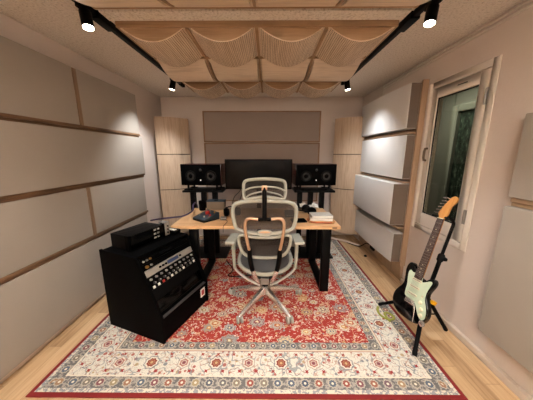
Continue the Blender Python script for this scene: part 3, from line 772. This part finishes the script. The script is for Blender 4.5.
for k in range(3): MB().cyl((.21 + .03 * k, 2.36, DZ + .026), (.21 + .03 * k, 2.35, DZ + .026), .006, n=10).build('dial', M['whiteplastic'], t)
# subwoofer + power strip below the desk
t = thing('subwoofer', 'dark subwoofer box under the desk behind the chair', 'subwoofer', (0, 2.66, RZ))
MB().box(-.22, .2, 2.58, 2.735, RZ + .02, .44).build('cabinet', M['blackmat'], t, bevel=.008)
T2 = Matrix.Translation((-.01, 2.58, .23)) @ Matrix.Rotation(PI / 2, 4, 'X')
MB().lathe([(.15, 0), (.15, .008), (.13, .012), (.12, .004), (.05, .0), (0, .008)], T2, 32).build('driver', M['rubber'], t)
for sx in (-.18, .16):
    for sy in (2.61, 2.70): MB().cyl((sx, sy, RZ), (sx, sy, RZ + .022), .018, n=12).build('foot', M['rubber'], t)
cable([(1.05, 3.66, .010), (1.13, 3.63, .010), (1.20, 3.52, .010), (1.30, 3.35, .012), (1.38, 3.22, .02), (1.42, 3.18, .06), (1.43, 3.1, .13), (1.435, 2.99, .15)], .007, 'rubber', 'black cable along the far right skirting to the wall outlet')
cable([(-.55, 2.75, .017), (-.4, 2.5, .017), (-.5, 2.35, .017), (-.2, 2.38, .017), (.1, 2.5, .017), (.32, 2.75, .017)], .006, 'rubber', 'black cable snaking on the rug under the desk')

# ------------------------------------------------------------------ slanted rack cabinet
# local frame: u = depth (back 0 to front), w = width (near 0 to far)
A = Vector((-1.31, 1.62, 0)); U = Vector((.9377, -.3473, 0)); Wd = Vector((.3473, .9377, 0))
T = Matrix(((U.x, Wd.x, 0, A.x), (U.y, Wd.y, 0, A.y), (0, 0, 1, RZ), (0, 0, 0, 1)))
T = T @ Matrix.Translation((0, 0, 0))
# keep a right-handed frame: x=u, y=w, z up  (u x w = +z)
RW = .56
t = local('rack_cabinet', 'black slant-front rack cabinet of audio gear standing on the rug at left', 'rack cabinet', T)
prof = [(0, 0), (.575, 0), (.575, .215), (.40, .635), (.375, .655), (0, .665)]
for wy in (0, RW - .02):
    MB().prism(prof, wy, wy + .02).build('side_panel', M['blackmat'], t, bevel=.003)
MB().box(0, .38, .02, RW - .02, .635, .655).build('top_panel', M['blackmat'], t, bevel=.002)
MB().box(0, .02, .02, RW - .02, .02, .635).build('back_panel', M['blackmat'], t)
MB().box(.02, .555, .02, RW - .02, .0, .02).build('bottom_panel', M['blackmat'], t)
MB().box(.54, .565, .02, RW - .02, .0, .195).build('kick_panel', M['blackmat'], t, bevel=.003)
MB().box(.535, .567, .02, RW - .02, .195, .203).build('metal_lip', M['darkgrey'], t, bevel=.001)
st = MB().box(.565, .568, RW - .10, RW - .04, .085, .165).build('sticker', M['paper'], t)
MB().box(.568, .5685, RW - .088, RW - .052, .100, .150).build('red_print', M['red'], st)
# slanted face frame: origin top, direction down the slant
p_top = Vector((.385, 0, .632)); p_bot = Vector((.560, 0, .212)); sd = (p_bot - p_top).normalized(); SL = (p_bot - p_top).length
nrm = Vector((-sd.z, 0, sd.x))
if nrm.x < 0: nrm = -nrm
Ts = Matrix(((0, sd.x, nrm.x, p_top.x), (1, 0, 0, 0), (0, sd.z, nrm.z, p_top.z), (0, 0, 0, 1)))   # x=width, y=down slant, z=out
def unit(y0, y1, mat, nm='rack_unit', out=.0, back=.12):
    return MB().box(.024, RW - .024, y0 + .001, y1 - .001, -back, out, Ts).build(nm, M[mat], t, bevel=.0015)
def rk(par, x, y, r, h, mat, nm='knob'):
    MB().lathe([(r, 0), (r * .9, h), (0, h)], Ts @ Matrix.Translation((x, y, 0)), 12).build(nm, M[mat], par)
U1 = .0445
u = unit(.004, .004 + U1, 'blackmat')
for i in range(3): rk(u, .05 + .03 * i, .026, .008, .012, ('whiteplastic', 'steelgrey', 'brass')[i])
MB().box(.20, .33, .018, .034, 0, .002, Ts).build('display', M['screen'], u)
u = unit(.05, .05 + U1, 'blackmat')
rk(u, .06, .072, .012, .014, 'brass'); rk(u, .10, .072, .008, .012, 'steelgrey')
u = unit(.097, .097 + U1 + .006, 'silver', out=.002)
MB().box(.24, .36, .106, .134, 0.002, .004, Ts).build('display', M['blue'], u)
for i, xx in enumerate((.16, .19, .22, .38)): MB().lathe([(.009, .002), (.008, .014), (0, .014)], Ts @ Matrix.Translation((xx, .12, 0)), 12).build('knob', M['blackmat'], u)
u = unit(.15, .15 + 2.1 * U1, 'blackmat')
for i in range(10): rk(u, .05 + .05 * i, .170, .009, .014, 'steelgrey' if i % 3 else 'whiteplastic')
for i in range(10): rk(u, .07 + .047 * i, .205, .010, .016, 'darkgrey'); 
for i in range(10): MB().box(.068 + .047 * i, .072 + .047 * i, .198, .206, .016, .018, Ts).build('pointer', M['paper'], u)
cl = ['paper', 'paper', 'red', 'silver', 'paper', 'silver', 'whiteplastic', 'paper', 'darkgrey', 'silver', 'paper']
for i in range(11): MB().box(.045 + .045 * i, .063 + .045 * i, .222, .240, .0, .006, Ts).build('switch', M[cl[i]], u)
u = unit(.245, .245 + U1 * 2, 'black', out=-.004)
u = unit(.336, .336 + U1 * 2, 'blackgloss', out=-.012)
MB().box(.024, RW - .024, .43, SL - .002, -.05, -.012, Ts).build('blank_panel', M['blackmat'], t)
# gear on top
t2 = local('preamp_unit', 'black box preamp with lit buttons lying on top of the rack cabinet', 'audio unit', T @ Matrix.Translation((0, .055, .665)))
MB().box(.05, .255, .015, .34, .004, .115).build('case', M['black'], t2, bevel=.004)
for k in range(9): MB().box(.07, .24, .04 + k * .03, .046 + k * .03, .115, .1165).build('vent_rib', M['rubber'], t2)
for y_ in (.005, .345): MB().box(.225, .262, y_ - .005, y_ + .008, .0, .12).build('bracket', M['blackmat'], t2)
fp = MB().box(.255, .260, .02, .34, .006, .113).build('front_plate', M['blackgloss'], t2)
for a_ in range(3):
    for b_ in range(2): MB().box(.260, .266, .235 + b_ * .035, .255 + b_ * .035, .02 + a_ * .034, .034 + a_ * .034).build('button', M['whiteplastic'], fp)
t3 = local('metal_module', 'grey metal module standing at the end of the black preamp on the rack', 'audio module', T @ Matrix.Translation((0, .055, .665)))
MB().box(.19, .262, .357, .41, 0, .125).build('case', M['steelgrey'], t3, bevel=.003)
MB().box(.262, .265, .358, .404, .01, .115).build('face', M['silver'], t3)
for z_ in (.03, .06, .09): MB().cyl((.265, .381, z_), (.275, .381, z_), .006, n=10).build('knob', M['blackmat'], t3)
t4 = local('patch_box', 'low black patch box with white keys at the far end of the rack top', 'audio unit', T @ Matrix.Translation((0, .02, .665)))
MB().box(.15, .31, .455, .53, 0, .03).build('case', M['black'], t4, bevel=.003)
for k in range(3): MB().box(.21 + k * .03, .232 + k * .03, .47, .50, .03, .036).build('key', M['paper'], t4)

# ------------------------------------------------------------------ office chair (faces the desk)
CX, CY = -.026, 1.93
t = thing('office_chair', 'mesh-back office chair with pale grey frame and chrome star base, facing the desk', 'office chair', (CX, CY, RZ))
def P(x, y, z): return Vector((CX + x, CY + y, z))
# star base
R = .355
MB().lathe([(.050, .10), (.058, .115), (.05, .17), (.035, .185)], Matrix.Translation((CX, CY, 0)), 24).build('base_hub', M['chrome'], t)
angs = [-PI / 2 + PI / 5 + k * 2 * PI / 5 for k in range(5)]
for a in angs:
    d = Vector((math.cos(a), math.sin(a), 0)); s = Vector((-d.y, d.x, 0))
    m = MB(); rings = []
    for q, (rr, hw, zt, zb) in enumerate(((.03, .032, .175, .115), (.12, .028, .155, .11), (.24, .022, .122, .09), (.35, .017, .088, .068), (.368, .010, .08, .07))):
        c_ = P(0, 0, 0) + d * rr
        rings.append([c_ - s * hw + Vector((0, 0, zb)), c_ + s * hw + Vector((0, 0, zb)), c_ + s * hw * .6 + Vector((0, 0, zt)), c_ - s * hw * .6 + Vector((0, 0, zt))])
    vs = [p for r in rings for p in r]; fs = []
    for i in range(4):
        for j in range(4): fs.append((i * 4 + j, i * 4 + (j + 1) % 4, i * 4 + 4 + (j + 1) % 4, i * 4 + 4 + j))
    fs += [(0, 1, 2, 3), (16, 17, 18, 19)]
    m.add(vs, fs); m.build('base_leg', M['chrome'], t, bevel=.004)
    c_ = P(0, 0, 0) + d * R
    ca = MB().cyl(c_ + Vector((0, 0, .05)), c_ + Vector((0, 0, .078)), .009).build('caster', M['whiteplastic'], t)
    sdir = Vector((math.cos(a * 1.7 + .5), math.sin(a * 1.7 + .5), 0)) if abs(a) > 2 else Vector((1, 0, 0))
    sdir = Vector((.96, .28, 0)) if d.y < 0 else Vector((.9, -.4, 0))
    for sg in (-1, 1):
        MB().tube([c_ + sdir * sg * .006 + Vector((0, 0, RZ + .033)), c_ + sdir * sg * .012 + Vector((0, 0, RZ + .033)), c_ + sdir * sg * .027 + Vector((0, 0, RZ + .033))], [.028, .033, .029], 20).build('wheel', M['whiteplastic'], ca)
MB().tube([P(0, 0, .17), P(0, 0, .24)], .030, 20).build('gas_lift', M['black'], t)
MB().tube([P(0, 0, .22), P(0, 0, .36)], .019, 20).build('gas_piston', M['chrome'], t)
# mechanism under the seat
MB().box(CX - .075, CX + .075, CY - .16, CY + .12, .335, .405).build('tilt_mechanism', M['darkgrey'], t, bevel=.012)
MB().box(CX - .035, CX + .035, CY - .185, CY - .155, .30, .36).build('tension_box', M['steelgrey'], t, bevel=.006)
for sg in (-1, 1): MB().tube([P(sg * .07, .0, .38), P(sg * .2, .02, .38), P(sg * .27, .03, .39)], .007, smooth=1).build('lever', M['darkgrey'], t)
# chrome fork rising from mechanism to back
for sg in (-1, 1):
    MB().tube([P(sg * .035, -.08, .25), P(sg * .055, -.17, .32), P(sg * .085, -.22, .40), P(sg * .105, -.245, .50)], [.02, .022, .02, .018], 12, smooth=2, flat=.8).build('fork', M['chrome'], t)
    MB().tube([P(sg * .100, -.245, .47), P(sg * .118, -.262, .57), P(sg * .120, -.27, .66)], [.019, .021, .018], 12, smooth=1).build('fork_sleeve', M['black'], t)
# U bar behind the back, tan from desk light painted into the metal
ub = [P(-.118, -.268, .64), P(-.138, -.285, .75), P(-.150, -.29, .84), P(-.148, -.29, .90), P(-.12, -.29, .925), P(-.05, -.29, .915), P(0, -.29, .912), P(.05, -.29, .915), P(.12, -.29, .925), P(.148, -.29, .90), P(.150, -.29, .84), P(.138, -.285, .75), P(.118, -.268, .64)]
MB().tube(ub, .0125, 12, smooth=2).build('back_bracket', M['warmchrome'], t)
# back frame (upper) closed ring
up = [(x * .92, y, z + (.045 if z < .80 else (.02 if z < .9 else 0))) for x, y, z in [(-.20, -.27, 1.045), (-.262, -.255, 1.015), (-.268, -.25, .95), (-.255, -.255, .85), (-.235, -.26, .775), (-.12, -.275, .755), (0, -.28, .75), (.12, -.275, .755), (.235, -.26, .775), (.255, -.255, .85), (.268, -.25, .95), (.262, -.255, 1.015), (.20, -.27, 1.045), (.07, -.28, 1.055), (-.07, -.28, 1.055)]]
def ring(pts, r, nm, mat, flat=1.): return MB().tube([P(*p) for p in pts], r, 12, closed=True, smooth=2, flat=flat, up=(0, 1, 0)).build(nm, M[mat], t)
ring(up, .0155, 'back_frame', 'whiteplastic', .8)
lo = [(-.232, -.258, .745), (-.225, -.24, .66), (-.19, -.22, .575), (-.10, -.215, .545), (.10, -.215, .545), (.19, -.22, .575), (.225, -.24, .66), (.232, -.258, .745), (.1, -.27, .715), (-.1, -.27, .715)]
lo = [(x * .90, y, z + (.045 if z > .7 else .02)) for x, y, z in lo]
ring(lo, .0135, 'lumbar_frame', 'whiteplastic', .8)
# lumbar badge oval
MB().tube([P(.055 * math.cos(a), -.288,   .805 + .022 * math.sin(a)) for a in [2 * PI * k / 20 for k in range(20)]], .007, 8, closed=True).build('oval_loop', M['whiteplastic'], t)
MB().sphere(P(0, -.285, .805), .05, 1, .1, .38).build('oval_plate', M['warmchrome'], t)
def sheet(pts, nm, mat, yoff=.006, depth=.03):
    # curved membrane filling the ring; bowed away from the ring plane
    c_ = sum((Vector(p) for p in pts), Vector()) / len(pts); m = MB(); N = 5
    n = len(pts); vs = []; 
    # smooth outline
    pp = [Vector(p) for p in pts]
    for _ in range(2):
        q = []
        for i in range(len(pp)): a, b = pp[i], pp[(i + 1) % len(pp)]; q += [a * .75 + b * .25, a * .25 + b * .75]
        pp = q
    n = len(pp)
    for k in range(N):
        s = 1 - k / N
        for p in pp: w_ = c_ + (p - c_) * s; vs.append(P(w_.x, w_.y + yoff + depth * (1 - s * s), w_.z))
    vs.append(P(c_.x, c_.y + yoff + depth, c_.z)); fs = []
    for k in range(N - 1):
        for j in range(n): fs.append((k * n + j, k * n + (j + 1) % n, (k + 1) * n + (j + 1) % n, (k + 1) * n + j))
    for j in range(n): fs.append(((N - 1) * n + j, (N - 1) * n + (j + 1) % n, len(vs) - 1))
    m.add(vs, fs); return m.build(nm, M[mat], t)
sheet(up, 'back_mesh', 'mesh'); sheet(lo, 'lumbar_mesh', 'mesh')
# head rest
hd = [(-.165, -.27, 1.215), (-.187, -.265, 1.195), (-.19, -.265, 1.14), (-.185, -.27, 1.085), (-.165, -.275, 1.07), (-.09, -.28, 1.085), (0, -.285, 1.095), (.09, -.28, 1.085), (.165, -.275, 1.07), (.185, -.27, 1.085), (.19, -.265, 1.14), (.187, -.265, 1.195), (.165, -.27, 1.215), (.06, -.29, 1.228), (-.06, -.29, 1.228)]
hd = [(x * .83, y, z - .006) for x, y, z in hd]
ring(hd, .012, 'headrest_frame', 'whiteplastic', .9)
sheet(hd, 'headrest_mesh', 'mesh', depth=.012)
MB().tube([P(-.150, -.275, 1.13), P(-.11, -.285, 1.155), P(-.04, -.295, 1.165), P(.04, -.295, 1.165), P(.11, -.285, 1.155), P(.150, -.275, 1.13)], .010, 10, smooth=2, flat=.7).build('headrest_bar', M['whiteplastic'], t)
for sg in (-1, 1): MB().tube([P(sg * .015, -.297, 1.13), P(sg * .06, -.293, 1.12), P(sg * .11, -.285, 1.105), P(sg * .135, -.278, 1.085)], .006, 8, smooth=1).build('headrest_brace', M['whiteplastic'], t)
MB().tube([P(0, -.30, 1.17), P(0, -.305, 1.12), P(0, -.30, 1.0), P(0, -.298, .92)], [.014, .018, .015, .020], 12, smooth=2).build('headrest_stem', M['black'], t)
MB().box(CX - .05, CX + .05, CY - .312, CY - .288, .905, .93).build('stem_clamp', M['black'], t, bevel=.006)
MB().box(CX - .02, CX + .02, CY - .315, CY - .288, 1.14, 1.175).build('pivot_block', M['warmchrome'], t, bevel=.005)
# seat
so = [(-.215, .23), (-.235, .10), (-.24, -.03), (-.215, -.13), (-.14, -.195), (0, -.215), (.14, -.195), (.215, -.13), (.24, -.03), (.235, .10), (.215, .23), (.10, .265), (-.10, .265)]
pp = [Vector(p) for p in so]
for _ in range(2):
    q = []
    for i in range(len(pp)): a, b = pp[i], pp[(i + 1) % len(pp)]; q += [a * .75 + b * .25, a * .25 + b * .75]
    pp = q
MB().tube([P(p.x, p.y, .430 + .10 * p.y - (.02 if p.y > .2 else 0) + .03 * abs(p.x) / .24) for p in pp], .017, 10, closed=True).build('seat_frame', M['whiteplastic'], t)
m = MB(); n = len(pp); N = 6; vs = []
for k in range(N):
    s = 1 - k / N
    for p in pp: vs.append(P(p.x * s, p.y * s, .438 + .10 * p.y * s + .03 * abs(p.x * s) / .24 - .008 * (1 - s * s)))
vs.append(P(0, 0, .430)); fs = []
for k in range(N - 1):
    for j in range(n): fs.append((k * n + j, k * n + (j + 1) % n, (k + 1) * n + (j + 1) % n, (k + 1) * n + j))
for j in range(n): fs.append(((N - 1) * n + j, (N - 1) * n + (j + 1) % n, len(vs) - 1))
m.add(vs, fs); m.build('seat', M['seatmesh'], t)
# fabric skirt of the seat seen from behind
MB().tube([P(-.15, -.16, .405), P(0, -.18, .40), P(.15, -.16, .405)], .018, 8, smooth=2, flat=1.3).build('seat_lip', M['seatmesh'], t)
# arms
for sg in (-1, 1):
    MB().tube([P(sg * .045, -.10, .245), P(sg * .14, -.09, .285), P(sg * .26, -.08, .375), P(sg * .272, -.08, .43)], .014, 10, smooth=2, flat=.8).build('arm_support', M['satin'], t)
    MB().tube([P(sg * .270, -.08, .40), P(sg * .275, -.085, .50), P(sg * .275, -.09, .60), P(sg * .27, -.09, .675)], [.014, .016, .016, .022], 12, smooth=2).build('arm_post', M['whiteplastic'], t)
    T = Matrix.Translation(P(sg * .272, -.13, .682)) @ Matrix.Rotation(sg * .08, 4, 'Z')
    ap = MB().box(-.042, .042, -.105, .105, 0, .028, T).build('arm_pad', M['whiteplastic'], t, bevel=.013, seg=4)

# ------------------------------------------------------------------ guitar
GO = Vector((1.030, 1.50, .190)); GH = Vector((1.338, 1.63, 1.132))      # strap-button end and headstock end
Zg = (GH - GO).normalized(); nf = Vector((-.955, -.295, 0)); nf = (nf - Zg * nf.dot(Zg)).normalized(); Yg = -nf; Xg = Yg.cross(Zg)
TG = Matrix(((Xg.x, Yg.x, Zg.x, GO.x), (Xg.y, Yg.y, Zg.y, GO.y), (Xg.z, Yg.z, Zg.z, GO.z), (0, 0, 0, 1)))
g = local('electric_guitar', 'black electric guitar with mint pickguard and amber headstock hanging on the stand', 'guitar', TG)
body = [(-.02, .0), (-.075, .006), (-.125, .03), (-.155, .075), (-.160, .125), (-.140, .175), (-.112, .215), (-.105, .25), (-.118, .30), (-.130, .345), (-.125, .385), (-.105, .408), (-.080, .405), (-.062, .378), (-.045, .35), (-.030, .338),
        (.030, .325), (.045, .315), (.062, .325), (.085, .352), (.108, .362), (.128, .348), (.130, .32), (.118, .285), (.106, .25), (.108, .215), (.130, .18), (.155, .14), (.163, .095), (.150, .05), (.115, .015), (.06, 0)]
def sm(poly, k=2):
    pp = [Vector(p) for p in poly]
    for _ in range(k):
        q = []
        for i in range(len(pp)): a, b = pp[i], pp[(i + 1) % len(pp)]; q += [a * .75 + b * .25, a * .25 + b * .75]
        pp = q
    return [(p.x, p.y) for p in pp]
body = [(x * .90, z) for x, z in body]
MB().prism(sm(body), 0, .044).build('body', M['guitarblack'], g, bevel=.007, seg=3)
pick = [(-.055, .34), (-.075, .355), (-.085, .33), (-.075, .28), (-.062, .24), (-.060, .20), (-.055, .155), (-.03, .150), (.02, .152), (.05, .13), (.085, .075), (.115, .055), (.135, .07), (.135, .11), (.115, .16), (.092, .20), (.088, .25), (.098, .30), (.105, .335), (.085, .338), (.06, .315), (.033, .30), (.030, .345), (-.030, .345)]
MB().prism(sm(pick), -.003, .0).build('pickguard', M['mint'], g)
for z in (.300, .245, .190):
    pk = MB().box(-.038, .038, -.009, -.003, z - .009, z + .009).build('pickup', M['cream'], g, bevel=.004)
    MB().box(-.034, .034, -.0095, -.009, z - .002, z + .002).build('pole_pieces', M['steelgrey'], pk)
for x, z in ((.075, .165), (.095, .125), (.105, .085)):
    MB().tube([(x, -.003, z), (x, -.008, z), (x, -.016, z)], [.014, .012, .009], 14).build('knob', M['cream'], g)
MB().box(.073, .077, -.012, -.003, .20, .22).build('selector_switch', M['cream'], g)
br = MB().box(-.035, .035, -.010, 0, .115, .150).build('bridge', M['chrome'], g, bevel=.002)
for k in range(6): MB().box(-.031 + k * .0105, -.023 + k * .0105, -.015, -.010, .12, .146).build('saddle', M['chrome'], br)
MB().tube([(.04, -.012, .13), (.055, -.03, .14), (.075, -.035, .10), (.09, -.035, .02)], .003, 8, smooth=1).build('tremolo_arm', M['chrome'], g)
MB().lathe([(.022, 0), (.022, .003), (.01, .005)], Matrix.Translation((.13, 0, .04)) @ Matrix.Rotation(PI / 2, 4, 'X'), 16).build('jack_plate', M['chrome'], g)
nk = [(-.024, .335), (.024, .335), (.0175, .79), (-.0175, .79)]
MB().prism(nk, .0, .015).build('neck', M['amber'], g, bevel=.004)
MB().prism([(-.029, .31), (.029, .31), (.022, .79), (-.022, .79)], -.009, .0).build('fretboard', M['rose'], g, bevel=.001)
fr = MB()
for k in range(1, 22):
    z = .79 - .648 * (1 - 2 ** (-k / 12)); fr.box(-.026, .026, -.0102, -.009, z - .001, z + .001)
fr.build('frets', M['steelgrey'], g)
dt = MB()
for k in (3, 5, 7, 9, 15, 17, 19):
    z = .79 - .648 * (1 - (2 ** (-k / 12) + 2 ** (-(k - 1) / 12)) / 2); dt.box(-.0035, .0035, -.0096, -.009, z - .0035, z + .0035)
dt.build('fret_markers', M['cream'], g)
hs = [(-.0215, .785), (-.028, .81), (-.045, .825), (-.043, .85), (-.020, .945), (-.006, .968), (.018, .975), (.040, .955), (.042, .928), (.028, .905), (.022, .88), (.030, .85), (.034, .825), (.0215, .805), (.0215, .785)]
hs = [(x * .86 + .002 + .030 * max(0, z - .80) / .17, .785 + (z - .785) * .97) for x, z in hs]
MB().prism(sm(hs, 2), -.004, .012).build('headstock', M['amber'], g, bevel=.002)
MB().box(-.0215, .0215, -.013, -.004, .788, .793).build('nut', M['cream'], g)
for k in range(6):
    z = .830 + k * .0235; xx = -.034 + k * .0052
    tp = MB().cyl((xx + .008, -.016, z), (xx + .008, .012, z), .004, n=10).build('tuning_peg', M['chrome'], g)
    MB().tube([(xx - .002, .006, z), (xx - .016, .006, z), (xx - .02, .006, z), (xx - .03, .006, z)], [.003, .003, .009, .007], 10, flat=.5).build('peg_button', M['chrome'], tp)
sg_ = MB()
for k in range(6):
    x0 = -.026 + k * .0104; x1 = -.0175 + k * .007
    sg_.tube([(x0, -.0155, .135), (x1, -.013, .79)], .0006, n=4)
sg_.build('strings', M['steelgrey'], g)
def GP(x, y, z): return TG @ Vector((x, y, z))

# ---- stand
hub = Vector((1.235, 1.585, .285)); ptop = Vector((1.385, 1.615, .90)); pu = (ptop - hub).normalized()
nutp = GP(0, 0, .80)
s = thing('guitar_stand', 'black folding tripod guitar stand with a yellow clip, holding the black guitar', 'guitar stand', (hub.x, hub.y, 0))
MB().tube([hub - pu * .15, hub + pu * .34], .015, 14).build('lower_tube', M['black'], s)
MB().tube([hub + pu * .34, ptop - pu * .05, ptop, ptop.lerp(GP(0, .05, .83), .5), GP(0, .045, .812)], .0115, 12, smooth=2).build('upper_tube', M['black'], s)
MB().tube([hub + pu * .32, hub + pu * .33, hub + pu * .37, hub + pu * .38], [.017, .023, .023, .017], 16).build('height_collar', M['rubber'], s)
cc_ = hub + pu * .35 + Vector((.01, -.025, 0)); MB().box(cc_.x - .012, cc_.x + .012, cc_.y - .015, cc_.y + .015, cc_.z - .012, cc_.z + .012).build('release_grip', M['rubber'], s, bevel=.004)
yk = MB().tube([GP(0, .055, .808), GP(0, .025, .802)], [.018, .022], 14).build('yoke_block', M['rubber'], s)
MB().tube([GP(-.045, -.03, .800), GP(-.042, .0, .800), GP(-.03, .028, .800), GP(0, .035, .800), GP(.03, .028, .800), GP(.042, .0, .800), GP(.045, -.03, .800)], .0075, 10, smooth=2).build('yoke_arms', M['rubber'], yk)
bk = GP(0, .062, .20)
MB().tube([hub + pu * .08, bk], .010).build('backrest_stem', M['black'], s)
MB().tube([GP(-.08, .057, .20), bk, GP(.08, .057, .20)], .010, 12).build('backrest_bar', M['rubber'], s)
MB().tube([hub - pu * .05, hub - pu * .03, hub + pu * .04, hub + pu * .06], [.018, .028, .028, .018], 16).build('leg_collar', M['black'], s)
feet = ((1.02, 1.325, RZ), (1.43, 1.57, 0), (1.04, 1.87, RZ))
for i, f in enumerate(feet):
    f = Vector(f); d = (f - hub); 
    p0 = hub + Vector((d.x, d.y, 0)).normalized() * .025
    mid_ = p0.lerp(f + Vector((0, 0, .015)), .8)
    lg = MB().tube([p0, mid_, f + Vector((0, 0, .016))], [.016, .014, .011], 12).build('leg', M['black'], s)
    dn = (f + Vector((0, 0, .016)) - mid_).normalized()
    MB().tube([f + Vector((0, 0, .018)) - dn * .05, f + Vector((0, 0, .016)) - dn * .01, f + Vector((0, 0, .0145))], [.014, .016, .013], 12).build('rubber_foot', M['rubber'], lg)
    lo_ = hub - pu * .14
    MB().tube([lo_, p0.lerp(f, .45)], .005, 8).build('brace', M['black'], s)
yc = hub + Vector((.03, -.03, .0)); MB().box(-.018, .018, -.014, .014, -.014, .014, Matrix.Translation(hub + Vector((.045, -.03, -.012))) @ Matrix.Rotation(.4, 4, 'Y')).build('yellow_clip', M['yellow'], s, bevel=.004)
# strap on rug
m = MB(); m.tube([(1.02, 1.85, .016), (.99, 1.80, .016), (.985, 1.74, .016), (1.01, 1.69, .018), (1.07, 1.68, .016), (1.10, 1.72, .016), (1.06, 1.77, .022), (1.02, 1.75, .024), (1.03, 1.66, .018)], .011, 8, smooth=3, flat=.5)
tag(m.build('webbing_strap', M['lime']), 'yellow-green webbing strap coiled on the rug beside the guitar stand foot', 'strap')

# ------------------------------------------------------------------ camera and colour
f = 225.; th = math.atan(46 / 225.)
cam = bpy.data.cameras.new('camera'); cam.sensor_width = 36; cam.lens = f / 533 * 36; cam.clip_start = .02
co = bpy.data.objects.new('camera', cam); C.objects.link(co)
co.location = (0, 0, 1.4); co.rotation_euler = (PI / 2 - th, 0, math.atan((268 - 266.5) / f / math.cos(th)))
S.camera = co
w = bpy.data.worlds.new('world'); S.world = w; w.use_nodes = True
w.node_tree.nodes['Background'].inputs[0].default_value = (0, 0, 0, 1)
S.view_settings.view_transform = 'Standard'; S.view_settings.look = 'None'; S.view_settings.gamma = 1; S.view_settings.use_curve_mapping = False
S.view_settings.exposure = .42
